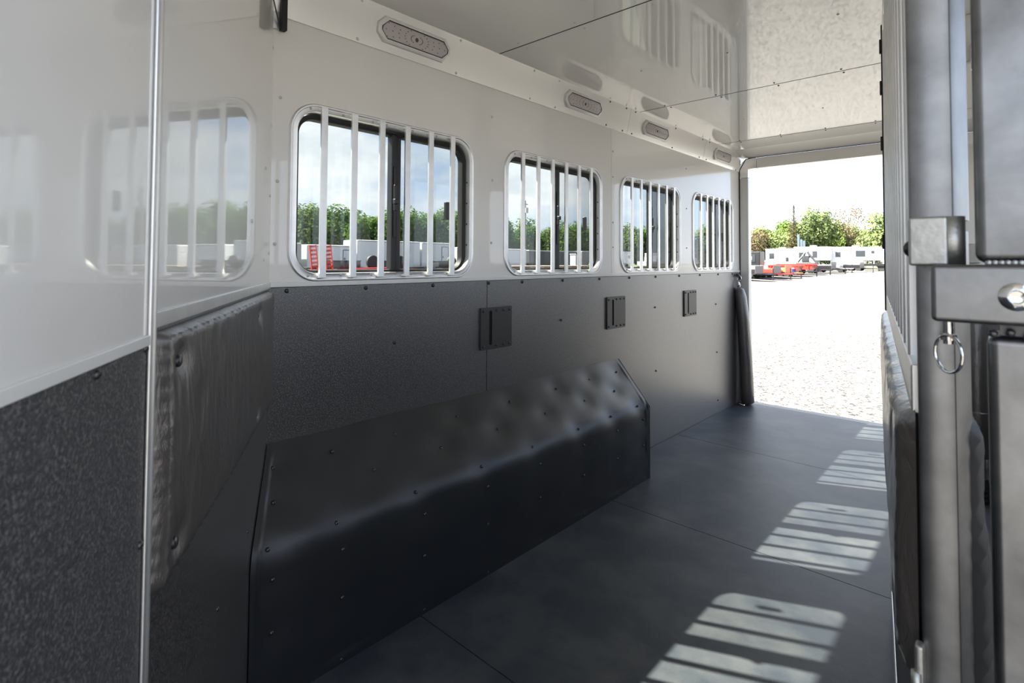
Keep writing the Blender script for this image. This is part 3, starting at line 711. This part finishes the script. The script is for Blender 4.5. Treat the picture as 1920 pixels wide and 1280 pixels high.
o = b.build('grass_verge', 'grass'); o['kind'] = 'structure'
b = MB(); b.grid(lambda i, j: Vector((-14+(14-1.9-(.42*max(0, -6+26*j-2.2)))*i, -6+26*j, -.48)), 12, 20)  # unseen darker ground, added to dim the window reflections in the ceiling
o = b.build('ground_strip', 'side_ground'); o['kind'] = 'structure'

def wheel(b_or, x, y, z, r=.36, w=.22, parent=None, axis='X'):
    M = Matrix.Translation((x, y, z)) @ Matrix.Rotation(PI/2, 4, 'Y' if axis == 'X' else 'X')
    b = MB(); b.lathe([(r*.62, -w/2), (r*.92, -w/2), (r, -w*.36), (r, w*.36), (r*.92, w/2), (r*.62, w/2)], M, 24); t = b.build('wheel', 'tyre', parent)
    b = MB(); b.lathe([(r*.63, -w*.42), (r*.5, -w*.25), (r*.2, -w*.3), (r*.15, -w*.46), (r*.15, w*.46), (r*.2, w*.3), (r*.5, w*.25), (r*.63, w*.42)], M, 16); b.build('rim', 'rim', t)
    return t
def outline_door(parent, x, y0, y1, z0, z1, sgn, m='body_black', panel='body_white'):
    """door on a side that faces +x (sgn=1)"""
    b = MB(); b.box(x-.005, x+.012*sgn+.012, y0, y1, z0, z1); d = b.build('door', m, parent)
    b = MB(); b.box(x+.012, x+.035, y0+.05, y1-.05, z0+.05, z1-.05); b.build('door_leaf', panel, d)
    b = MB(); b.box(x+.03, x+.07, y0+.10, y0+.18, (z0+z1)/2-.1, (z0+z1)/2+.05); b.build('handle', 'body_black', d)
def enclosed(x, y0, y1, H, body, label, door=None, W=2.2, wheels=True, nose=True, vents=0):
    """cargo trailer parked with its long side facing +x"""
    z = gz(x, (y0+y1)/2); Lh = (y1-y0)/2; r = empty('cargo_trailer', (x-W/2, (y0+y1)/2, z), 0, label, 'trailer')
    b = MB(); b.box(-W/2, W/2, -Lh, Lh, .45, H, bev=.09, seg=3); b.build('body', body, r)
    b = MB(); b.box(-W/2-.02, W/2+.02, -Lh+.03, Lh-.03, .42, .56, bev=.02); b.build('lower_skirt', 'alu_cast' if body == 'body_white' else 'body_black', r)
    b = MB(); b.box(-W/2-.015, W/2+.015, -Lh+.05, Lh-.05, H-.13, H-.05, bev=.02); b.build('roof_trim', 'rim' if body != 'body_white' else 'body_grey', r)
    if wheels:
        for s_ in (-.4, .4):
            for q in (-1, 1): wheel(None, q*(W/2-.02), s_, .36, parent=r)
        b = MB(); b.path([(W/2+.05, -.85, .42), (W/2+.05, -.72, .74), (W/2+.05, -.4, .82), (W/2+.05, .4, .82), (W/2+.05, .72, .74), (W/2+.05, .85, .42)], .06, 6); b.build('fender', 'alu_cast', r)
    if door: outline_door(r, W/2, door[0], door[1], .55, H-.35, 1, panel=body)
    for k in range(vents):
        yv = -Lh+.8+k*(2*Lh-1.6)/max(1, vents-1)
        b = MB(); b.box(W/2-.01, W/2+.02, yv-.25, yv+.25, H-.9, H-.5, bev=.01); b.build('window', 'glass_dark', r)
    b = MB(); b.path([(-.6, Lh, .5), (0, Lh+1.2, .5)], .05, 6); b.path([(.6, Lh, .5), (0, Lh+1.2, .5)], .05, 6); b.tube((0, Lh+1.1, .05), (0, Lh+1.1, .9), .04); b.build('tongue', 'body_black', r)
    return r
XB = -38
enclosed(XB, 13.2, 18.7, 2.35, 'body_grey', 'grey cargo trailer at the left edge of the nearest window')
enclosed(XB, 19.1, 22.9, 2.25, 'body_white', 'white cargo trailer with a black-outlined side door seen past the red ramps', door=(1.0, 1.75), wheels=False)
enclosed(XB+.3, 23.1, 29.3, 2.72, 'body_white', 'tall long white cargo trailer in the middle of the nearest window')
enclosed(XB+.3, 29.5, 33.3, 2.70, 'body_white', 'tall white cargo trailer behind the tinted half of the nearest window', door=(.3, 1.1))
enclosed(XB, 34.6, 38.2, 2.40, 'body_white', 'low white cargo trailer at the right edge of the nearest window')
enclosed(XB, 39.3, 43.8, 2.35, 'body_white', 'white cargo trailer at the left of the second window', door=(-1.9, -1.2), wheels=False)
enclosed(XB, 44.3, 48.2, 2.30, 'body_dark', 'dark cargo trailer beside the utility pole in the second window', wheels=False)
enclosed(XB, 48.8, 53.4, 2.30, 'body_dark', 'dark cargo trailer behind the middle bars of the second window', wheels=False)
enclosed(XB, 54.2, 59.0, 2.35, 'body_grey', 'grey cargo trailer at the right of the second window', door=(-.4, .4), wheels=False)
enclosed(XB, 62.2, 66.0, 2.40, 'body_white', 'white trailer with side windows at the left of the third window', vents=2)
enclosed(XB, 73.5, 78.5, 2.35, 'body_white', 'white trailer behind the screened half of the third window', vents=2)
enclosed(XB, 84.0, 91.0, 2.45, 'body_white', 'long white trailer seen low in the farthest window', vents=3)
# white pickup
def truck(x, y, label, rz=0, col='body_white'):
    z = gz(x, y); r = empty('pickup_truck', (x, y, z), rz, label, 'truck')
    b = MB(); Mx_ = Matrix(((0, 0, 1, -.95), (1, 0, 0, 0), (0, 1, 0, 0), (0, 0, 0, 1)))
    o = [(-2.7, .5), (-2.7, 1.1), (-.7, 1.12), (-.6, 1.75), (-.35, 1.85), (.75, 1.85), (1.25, 1.2), (2.55, 1.1), (2.75, .9), (2.75, .45)]
    b.prism(o, [], Mx_, 1.9); b.build('body', col, r, smooth=0)
    b = MB(); b.prism([(-.45, 1.2), (-.3, 1.75), (.7, 1.75), (1.1, 1.2)], [], Matrix(((0, 0, 1, -.97), (1, 0, 0, 0), (0, 1, 0, 0), (0, 0, 0, 1))), 1.94); b.build('windows', 'glass_dark', r, smooth=0)
    for s_ in (-1.7, 1.75):
        for q in (-1, 1): wheel(None, q*.85, s_, .38, parent=r)
    return r
truck(XB+1, 70, 'white pickup truck between the white trailers in the third window')
# row of flatbed trailers
def flatbed(x, y0, y1, label, deck='deck_wood', spare=(), tape=True, zt=.78):
    z = gz(x, (y0+y1)/2); Lh = (y1-y0)/2; r = empty('flatbed_trailer', (x, (y0+y1)/2, z), 0, label, 'trailer', 'flatbed trailers parked in a row')
    h = zt - z
    b = MB(); b.box(-1.2, 1.2, -Lh, Lh, h-.16, h-.03, bev=.01); b.box(-.6, -.45, -Lh, Lh, h-.4, h-.16); b.box(.45, .6, -Lh, Lh, h-.4, h-.16); b.build('frame', 'body_black', r)
    b = MB(); b.box(-1.15, 1.15, -Lh+.05, Lh-.05, h-.03, h+.02); b.build('deck', deck, r)
    if tape:
        n = int(Lh*2/.6)
        b = MB()
        for k in range(n): b.m('tape_red' if k % 2 else 'body_white').box(1.2, 1.21, -Lh+.1+k*.6, -Lh+.1+k*.6+.5, h-.13, h-.07)
        b.build('reflective_tape', None, r)
    for s_ in (-.45, .45):
        for q in (-1, 1): wheel(None, q*.9, s_, .36, parent=r)
    for s_ in spare: 
        t = wheel(None, 1.05, s_, h+.32, .38, .22, parent=r); t.name = 'spare_wheel'
        b = MB(); b.box(.85, .95, s_-.05, s_+.05, h, h+.35); b.build('spare_mount', 'body_black', r)
    return r
flatbed(-28, 13.4, 21.2, 'black flatbed with a spare wheel low in the nearest window', 'body_black', spare=(.2, 2.1))
flatbed(-28, 22.0, 26.0, 'black flatbed behind the tinted half of the nearest window', 'body_black', spare=(-.5,))
flatbed(-27.5, 27.0, 36.8, 'wooden decked flatbed running across the second window', zt=.80)
flatbed(-27.5, 37.4, 42.5, 'wooden decked flatbed at the right edge of the second window', zt=.80)
# toolboxes along the black flatbeds
for y0, y1, lab in ((14.6, 16.7, 'long black box on the flatbed left of the spare wheel'), (17.9, 19.6, 'black box on the flatbed right of the spare wheel'), (22.4, 23.8, 'black box on the flatbed behind the tinted glass'), (24.4, 25.8, 'black box at the far end of the second flatbed')):
    r = empty('cargo_box', (-27.2, (y0+y1)/2, .80), 0, lab, 'box', 'black boxes on the flatbeds')
    w = (y1-y0)/2; b = MB(); b.box(-.3, .3, -w, w, 0, .33, bev=.02); b.build('body', 'body_dark', r); b = MB(); b.box(-.32, .32, -w-.02, w+.02, .33, .38, bev=.01); b.build('lid', 'body_black', r)
# red loading ramps
for y, lab in ((13.72, 'left one of the two upright red loading ramps in the nearest window'), (14.55, 'right one of the two upright red loading ramps in the nearest window')):
    r = empty('loading_ramp', (-26.3, y, gz(-26.3, y)), 0, lab, 'ramp', 'upright red ramps')
    M = Matrix.Rotation(.12, 4, 'X')
    for s_ in (-.19, .15):
        b = MB(); b.box(-.05, .05, s_, s_+.05, 0, 1.88, M=M); b.build('side_rail', 'body_red', r)
    for k in range(9):
        b = MB(); b.box(-.04, .04, -.18, .19, .08+.21*k, .19+.21*k, M=M); b.build('rung', 'body_red', r)
b = MB(); b.tube((0, -1.3, 0), (0, 1.0, .04), .07, n=10); o = b.build('beam', 'body_red'); o.location = (-26.0, 17.0, .70); tag(o, 'thin red beam lying low in front of the black flatbed', 'beam')
# white pillar and utility pole
r = empty('utility_cabinet', (-31, 43.0, gz(-31, 43)), 0, 'slim white cabinet standing behind the wooden flatbed in the second window', 'cabinet')
b = MB(); b.box(-.35, .35, -.4, .4, 0, 1.72, bev=.03); b.build('body', 'body_white', r); b = MB(); b.box(-.38, .38, -.43, .43, 1.72, 1.8, bev=.02); b.build('cap', 'rim', r)
r = empty('utility_pole', (-48, 55.0, gz(-48, 55)), 0, 'tall wooden utility pole rising above the trees in the second window', 'pole')
b = MB(); b.tube((0, 0, 0), (0, 0, 9.3), .16, .11); b.build('shaft', 'pole_wood', r)
b = MB(); b.box(-.06, .06, -.5, .5, 8.75, 8.87); b.build('crossarm', 'pole_wood', r)
b = MB(); b.lathe([(.2, 7.6), (.2, 8.3)], Matrix.Translation((.3, 0, 0)), 12); b.build('transformer', 'body_grey', r)

# gooseneck horse trailers beyond the rear doorway, long side facing the viewer (-y)
def gooseneck(x0, x1, y, H, label, nose=0, wins=(), base=None, dark=False, wheels=2):
    z = gz((x0+x1)/2, y) if base is None else base; Lh = (x1-x0)/2
    r = empty('horse_trailer', ((x0+x1)/2, y, z), 0, label, 'trailer', 'white horse trailers across the lot')
    b = MB(); b.box(-Lh, Lh-nose, 0, 2.3, .4, H, bev=.08, seg=3)
    if nose: b.box(Lh-nose-.2, Lh, 0, 2.3, 1.35, H, bev=.12, seg=3)
    b.build('body', 'body_white', r)
    b = MB(); b.box(-Lh+.02, Lh-nose-.02, -.02, 2.32, .38, .75); b.build('lower_panel', 'alu_cast', r)
    for u, zz, w, h in wins:
        b = MB(); b.box(u-w/2, u+w/2, -.03, .02, zz-h/2, zz+h/2, bev=.01); b.build('window', 'glass_dark', r)
    for k in range(wheels):
        for q in (0, 2.2): wheel(None, -.5+.95*k, q, .38, .38, .2, parent=r, axis='Y')
    b = MB(); b.path([(-1.15, -.1, .5), (-1.0, -.1, .82), (.95, -.1, .82), (1.1, -.1, .5)], .07, 6); b.build('fender', 'alu_cast', r)
    b = MB(); b.box(-.4, .4, .8, 1.4, H, H+.22, bev=.04); b.build('roof_vent', 'body_grey', r)
    if nose:
        b = MB(); b.path([(Lh-.5, 1.1, 1.4), (Lh-.3, 1.1, .0)], .08, 8); b.build('landing_leg', 'steel_dark', r)
    b = MB(); b.box(-Lh+.01, -Lh+.06, -.02, .03, .5, H-.1); b.box(0-.4, -.35, -.025, .02, .5, H-.1); b.build('dark_trim', 'body_black', r)
    return r
gooseneck(-26.2, -22.0, 84, 3.05, 'white box trailer with a small window left of the red equipment', wins=((-1.2, 2.0, .7, .8), (.9, 1.5, .4, .6)))
gooseneck(-22.2, -17.6, 83.4, 3.25, 'white horse trailer with raised nose behind the red equipment', nose=1.8, wins=((-1.2, 2.1, .8, .8), (.4, 2.2, .6, .9)))
gooseneck(-17.9, -12.1, 84.5, 3.20, 'white horse trailer with a long overhanging nose in the middle of the doorway view', nose=1.9, wins=((-1.9, 2.2, .6, .7), (.7, 2.3, 1.1, .8), (2.1, 2.5, .35, .35)))
gooseneck(-12.7, -8.6, 90, 2.95, 'white trailer raised on a flatbed at the right of the doorway', wins=((-1.0, 1.9, 1.0, .55),), base=.1, wheels=1)
r = empty('flatbed_trailer', (-13.0, 84.0, gz(-13, 84)), 0, 'long low black flatbed in front of the trees at the right of the doorway', 'trailer')
b = MB(); b.box(-1.2, 6, -.8, .9, .65, .95, bev=.02); b.build('frame', 'body_black', r)
for x in (1.2, 2.1, 4.4): wheel(None, x, -.6, .38, .38, .2, parent=r, axis='Y')
# chain-link fence behind
r = empty('fence', (-13.0, 92.5, gz(-13, 92.5)), 0, 'low chain-link fence between the white trailers and the trees', 'fence')
for k in range(7):
    b = MB(); b.tube((-3+k*2, 0, 0), (-3+k*2, 0, 1.75), .05, n=8); b.build('post', 'rim', r)
b = MB(); b.tube((-3, 0, 1.7), (9, 0, 1.7), .035, n=6)
for k in range(60):
    x = -3+.2*k; b.tube((x, 0, .05), (x+.2, 0, 1.7) if k < 59 else (x, 0, 1.7), .008, n=3, cap=False)
b.build('mesh', 'rim', r)
# blue-grey slatted tower sign
r = empty('panel_sign', (-22.6, 89, gz(-22.6, 89)), 0, 'stepped blue-grey panels standing above the white trailer roofs', 'sign')
for k, (x, h) in enumerate(((-.38, 5.3), (.02, 4.5), (.38, 4.3))):
    b = MB(); b.box(x-.16, x+.16, 0, .25, 0, h, bev=.02); b.build('panel', 'sign_grey', r)
# parked cars far left
def car(x, y, label, col):
    r = empty('car', (x, y, gz(x, y)), 0, label, 'car', 'parked cars beyond the lot')
    b = MB(); b.prism([(-2.1, .3), (-2.1, .85), (-1.3, .95), (-.8, 1.4), (.6, 1.42), (1.2, .95), (2.0, .85), (2.1, .3)], [], Matrix(((1, 0, 0, 0), (0, 0, 1, 0), (0, 1, 0, 0), (0, 0, 0, 1))), 1.7); b.build('body', col, r, smooth=0)
    b = MB(); b.prism([(-1.15, .95), (-.75, 1.34), (.55, 1.35), (1.0, .95)], [], Matrix(((1, 0, 0, 0), (0, 0, 1, -.01), (0, 1, 0, 0), (0, 0, 0, 1))), 1.72); b.build('windows', 'glass_dark', r, smooth=0)
    for q in (-1.3, 1.3):
        for w in (.1, 1.6): wheel(None, q, w, .32, .32, .2, parent=r, axis='Y')
car(-30.5, 95, 'pale parked car at the far left of the doorway view, in front of trees', 'body_white')
car(-27.6, 98, 'dark parked car partly hidden behind the white box trailer', 'body_dark')

# near row of utility trailers and machines, tongues pointing to +x
def utility(x, y, label, gate='body_dark', body='body_black', load=None, Lh=1.8, h0=.55, gh=.62):
    z = gz(x, y); r = empty('utility_trailer', (x, y, z), 0, label, 'trailer', 'utility trailers parked in a row beside the lane')
    b = MB(); b.box(-Lh, Lh, -.9, .9, h0-.1, h0, bev=.01); b.build('deck', 'steel_dark', r)
    for s_ in (-.92, .88):
        b = MB(); b.box(-Lh, Lh, s_, s_+.05, h0, h0+.3, bev=.01); b.build('side_rail', body, r)
    b = MB(); b.box(Lh-.05, Lh+.03, -.95, .95, h0-.05, h0+gh, bev=.01); b.build('front_panel', gate, r)
    b = MB(); b.path([(Lh, -.7, h0-.1), (Lh+1.2, 0, h0-.1)], .05, 6); b.path([(Lh, .7, h0-.1), (Lh+1.2, 0, h0-.1)], .05, 6); b.build('tongue', body, r)
    b = MB(); b.tube((Lh+1.05, 0, .02), (Lh+1.05, 0, .95), .045); b.box(Lh+.95, Lh+1.15, -.1, .1, 0, .04); b.build('jack', 'body_black', r)
    for s_ in (-1, 1): wheel(None, -.2, s_*1.0, .33, .33, .2, parent=r, axis='Y')
    b = MB(); b.box(-.7, .3, -1.12, -.9, .68, .72); b.box(-.7, .3, .9, 1.12, .68, .72); b.build('fender', body, r)
    b = MB(); b.box(Lh+.03, Lh+.04, -.9, -.75, h0, h0+.08); b.box(Lh+.03, Lh+.04, .75, .9, h0, h0+.08); b.build('marker_light', 'tape_red', r)
    return r
utility(-16.6, 46.0, 'utility trailer with dark front panel nearest to the door jamb')
utility(-16.4, 50.0, 'utility trailer with dark front panel and red rails, second from the door jamb', body='body_red')
utility(-16.6, 54.0, 'orange utility trailer behind the two dark ones', gate='body_orange', body='body_orange')
utility(-15.4, 66.0, 'utility trailer with dark front panel right of the red dump trailers', gh=.7)
utility(-15.5, 70.0, 'low silver utility trailer with tongue jacks in the middle of the row', gate='rim', body='rim', gh=.25)
utility(-13.9, 72.5, 'farthest utility trailer with dark front panel, at the right end of the row', gh=.6)
def dump(x, y, label, h=.55):
    z = gz(x, y); r = empty('dump_trailer', (x, y, z), 0, label, 'trailer', 'red dump trailers in the row')
    b = MB(); b.prism([(-1.5, .55), (1.6, .55), (1.9, .55+h), (-1.6, .55+h)], [], Matrix(((1, 0, 0, 0), (0, 0, 1, -1), (0, 1, 0, 0), (0, 0, 0, 1))), 2.0); b.build('bed', 'body_red', r, smooth=0)
    b = MB(); b.box(-1.65, 1.95, -1.05, 1.05, .55+h-.08, .55+h+.02); b.build('top_rail', 'body_red', r)
    for k in range(5):
        b = MB(); b.box(-1.4+.7*k, -1.33+.7*k, -1.05, 1.05, .55, .55+h-.05); b.build('rib', 'body_red', r)
    b = MB(); b.path([(2.0, -.6, .5), (3.4, 0, .5)], .06, 6); b.path([(2.0, .6, .5), (3.4, 0, .5)], .06, 6); b.tube((3.2, 0, .02), (3.2, 0, 1.0), .05); b.build('tongue', 'body_black', r)
    for xx in (-.6, .3):
        for s_ in (-1.1, 1.1): wheel(None, xx, s_, .36, .36, .22, parent=r, axis='Y')
dump(-16.6, 58, 'red dump trailer, nearer one, left of centre in the doorway'); dump(-16.3, 62, 'red dump trailer, farther one, behind its twin')
r = empty('side_by_side_vehicle', (-17.6, 51.8, gz(-17.6, 51.8)), 0, 'black boxy off-road vehicle at the left edge of the doorway', 'vehicle')
b = MB(); b.box(-1.2, 1.2, -.7, .7, 1.05, 2.35, bev=.08); b.build('cab', 'body_black', r)
b = MB(); b.box(-1.5, 1.5, -.75, .75, .55, 1.1, bev=.1); b.build('body', 'body_white', r)
b = MB(); b.box(-.8, .8, -.72, -.69, 1.4, 2.1); b.build('side_window', 'glass_dark', r)
b = MB(); b.box(.1, .5, -.73, -.70, 1.6, 1.9); b.build('decal', 'body_white', r)
for q in (-1, 1):
    for s_ in (-.75, .75): wheel(None, q, s_, .40, .40, .28, parent=r, axis='Y')
r = empty('loader', (-18.0, 73.5, gz(-18, 73.5)), 0, 'black loader with a folded A-shaped boom among the trailers', 'loader')
b = MB(); b.box(-1.1, 1.1, -.8, .8, .5, 1.1, bev=.08); b.build('chassis', 'body_dark', r)
b = MB(); b.path([(-1.3, 0, .8), (-.2, 0, 2.3), (.1, 0, 2.35)], .12, 8); b.build('boom', 'body_dark', r)
b = MB(); b.path([(.0, 0, 2.35), (1.5, 0, .4)], .13, 8); b.build('dipper_arm', 'body_dark', r)
b = MB(); b.box(-.5, .3, -.5, .5, 1.1, 1.9, bev=.05); b.build('cab', 'glass_dark', r)
for q in (-.8, .8):
    for s_ in (-.85, .85): wheel(None, q, s_, .45, .45, .3, parent=r, axis='Y')
r = empty('utility_cart', (-15.6, 57.0, gz(-15.6, 57.0)), 0, 'small blue and white cart between the dark and red trailers', 'cart')
b = MB(); b.box(-.5, .5, -.5, .5, .3, .75, bev=.05); b.build('body', 'body_blue', r); b = MB(); b.box(-.55, .55, -.55, .55, .75, .85, bev=.03); b.build('lid', 'body_white', r)
for s_ in (-.5, .5): wheel(None, 0, s_, .2, .2, .1, parent=r, axis='Y')

# ------------------------------------------------------------------ trees
def crown(b, rx, rz, z0, n, leafm, sz=.42, clumps=26, seed=1, open_=0):
    rnd = random.Random(seed); b.m(leafm); cs = []
    for k in range(clumps):
        while True:
            p = Vector((rnd.uniform(-1, 1), rnd.uniform(-1, 1), rnd.uniform(-1, 1)))
            if p.length < 1: break
        rr = .34+.2*rnd.random(); p *= (1-rr*.6)
        cs.append((Vector((p.x*rx, p.y*rx, z0+rz+p.z*rz)), rr))
    for k in range(n):
        c, rr = rnd.choice(cs); d = Vector((rnd.gauss(0, 1), rnd.gauss(0, 1), rnd.gauss(0, 1))).normalized()
        q = rnd.random()**.35
        p = c + Vector((d.x*rx*rr*q, d.y*rx*rr*q, d.z*rz*rr*q*.9))
        s_ = sz*(.6+.7*rnd.random()); nrm = (d + Vector((rnd.uniform(-.6, .6), rnd.uniform(-.6, .6), rnd.uniform(-.2, .9)))).normalized()
        a = nrm.orthogonal().normalized(); a.rotate(Matrix.Rotation(rnd.uniform(0, 6.28), 3, nrm)); c2 = nrm.cross(a)
        b._f([b.bm.verts.new(p+a*s_*.5), b.bm.verts.new(p+c2*s_*.33), b.bm.verts.new(p-a*s_*.5), b.bm.verts.new(p-c2*s_*.33)])
    return cs
def raw_build(b, name, parent):
    me = bpy.data.meshes.new(name); b.bm.to_mesh(me); b.bm.free()
    for n in b.mats: me.materials.append(MAT[n])
    o = bpy.data.objects.new(name, me); COL.objects.link(o); o.parent = parent; return o
def tree_proto(kind, rx, H, z0, leafm, n, seed, sz=.42, clumps=26):
    r = empty(kind, (0, 0, 0)); b = MB(); cs = crown(b, rx, (H-z0)/2, z0, n, leafm, sz, clumps, seed); raw_build(b, 'crown', r)
    b = MB(); b.tube((0, 0, -.3), (0, 0, H*.75), .19, .06, 8)
    for c, rr in cs[:14]:
        b.tube((0, 0, max(.8, c.z*.5)), c, .06, .02, 5, cap=False)
    raw_build(b, 'trunk', r).data.materials.append(MAT['bark']); return r
TR = [tree_proto('broadleaf_tree', 3.6, 9.5, .6, 'leaf_green', 8000, 1, .46, 34), tree_proto('broadleaf_tree', 4.0, 9.0, .3, 'leaf_green', 8000, 2, .46, 34),
      tree_proto('broadleaf_tree', 3.4, 8.6, .3, 'leaf_mid', 7500, 3, .46, 34), tree_proto('broadleaf_tree', 4.4, 7.4, .1, 'leaf_yellow', 4800, 4)]
TG = 'trees along the edge of the lot'
def put(proto, x, y, s, rz, label, group=TG, sz_=None):
    c = copy_tree(proto); c.location = (x, y, gz(x, y)-.1); c.rotation_euler = (0, 0, rz); c.scale = (s, s, sz_ or s)
    tag(c, label, 'tree', group); return c
rnd = random.Random(11)
LD_ = 'spring green tree of the front row beyond the rear doorway, behind the parked trailers'
def ring(phi0, phi1, D, step, lab, scl, protos):
    ph = phi0; k = 0
    while ph > phi1:
        a = math.radians(ph); d = D+rnd.uniform(-4, 4)
        l_ = lab if phi0 < 30 else lab % ('nearest barred window' if ph > 44.5 else 'second barred window' if ph > 32.3 else 'two farthest barred windows')
        put(protos[k % len(protos)], -d*math.sin(a), d*math.cos(a), scl*rnd.uniform(.93, 1.08), rnd.uniform(0, 6.2), l_)
        ph -= step/D*57.3*rnd.uniform(.8, 1.2); k += 1
FR = 'leafy green tree of the front row seen through the %s'; BR = 'leafy green tree behind the front row seen through the %s'
ring(71, 44, 82, 4.0, FR, .99, [TR[0], TR[1], TR[0], TR[2], TR[1]])
ring(70, 44, 91, 4.6, BR, 1.06, [TR[1], TR[0]])
ring(44, 21, 88, 4.3, FR, .83, [TR[0], TR[1], TR[2]])
ring(44, 21, 97, 5.5, BR, .88, [TR[1], TR[2]])
ring(20.5, 1, 112, 4.3, LD_, .92, [TR[3], TR[2], TR[3]])
ring(21, 1, 121, 5.0, 'taller green tree at the back of the tree line beyond the rear doorway', 1.12, [TR[2], TR[3]])
# the distinct ones
put(tree_proto('broadleaf_tree', 3.9, 11.4, .6, 'leaf_yellow', 7500, 21, clumps=34), -23.6, 101, 1, .3, 'tallest bright green tree, in the middle of the doorway view', None)
put(TR[3], -13.2, 103, 1.22, 1.3, 'bright green tree at the right of the doorway beside the divider', None, 1.33)
put(TR[3], -10.5, 105, 1.2, 2.3, 'bright green tree half hidden by the stall divider', None, 1.26)
t = put(tree_proto('bare_tree', 3.5, 11.6, 3.2, 'leaf_brown', 1500, 31, sz=.28, clumps=30), -19.0, 103, 1, .5, 'thin pinkish-brown budding tree right of the tallest green tree', None)
put(tree_proto('budding_tree', 2.9, 8.3, 1.0, 'leaf_brown', 2200, 33, sz=.32), -34.0, 103, 1, .5, 'brownish budding tree left of the doorway view', None)
b = MB().m('leaf_conifer'); r = empty('conifer_tree', (0, 0, 0)); rn = random.Random(5)
for k in range(2000):
    q = rn.random(); z = 1.2+q*9.4; R = (1-q)*2.3*rn.random()+.05; a = rn.uniform(0, 6.28); p = Vector((R*math.cos(a), R*math.sin(a), z-.25*R)); s_ = .34*(1-q)+.07
    n_ = Vector((rn.gauss(0, 1), rn.gauss(0, 1), 1.5)).normalized(); u_ = n_.orthogonal().normalized(); u_.rotate(Matrix.Rotation(a, 3, n_)); v_ = n_.cross(u_)
    b._f([b.bm.verts.new(p+u_*s_), b.bm.verts.new(p+v_*s_*.3), b.bm.verts.new(p-u_*s_), b.bm.verts.new(p-v_*s_*.3)])
raw_build(b, 'crown', r); b = MB(); b.tube((0, 0, -.3), (0, 0, 10.6), .17, .03, 8); raw_build(b, 'trunk', r).data.materials.append(MAT['bark'])
r.location = (-25.7, 97, gz(-25.7, 97)); tag(r, 'thin spindly conifer left of the tallest green tree', 'tree')
# remove the unplaced prototypes
for o in [o for o in COL.objects if o.parent is None and o.type == 'EMPTY' and o.location.length < 1e-6 and o.name.split('.')[0] in ('broadleaf_tree', 'bare_tree', 'budding_tree')]:
    for ch in list(o.children): bpy.data.objects.remove(ch)
    bpy.data.objects.remove(o)
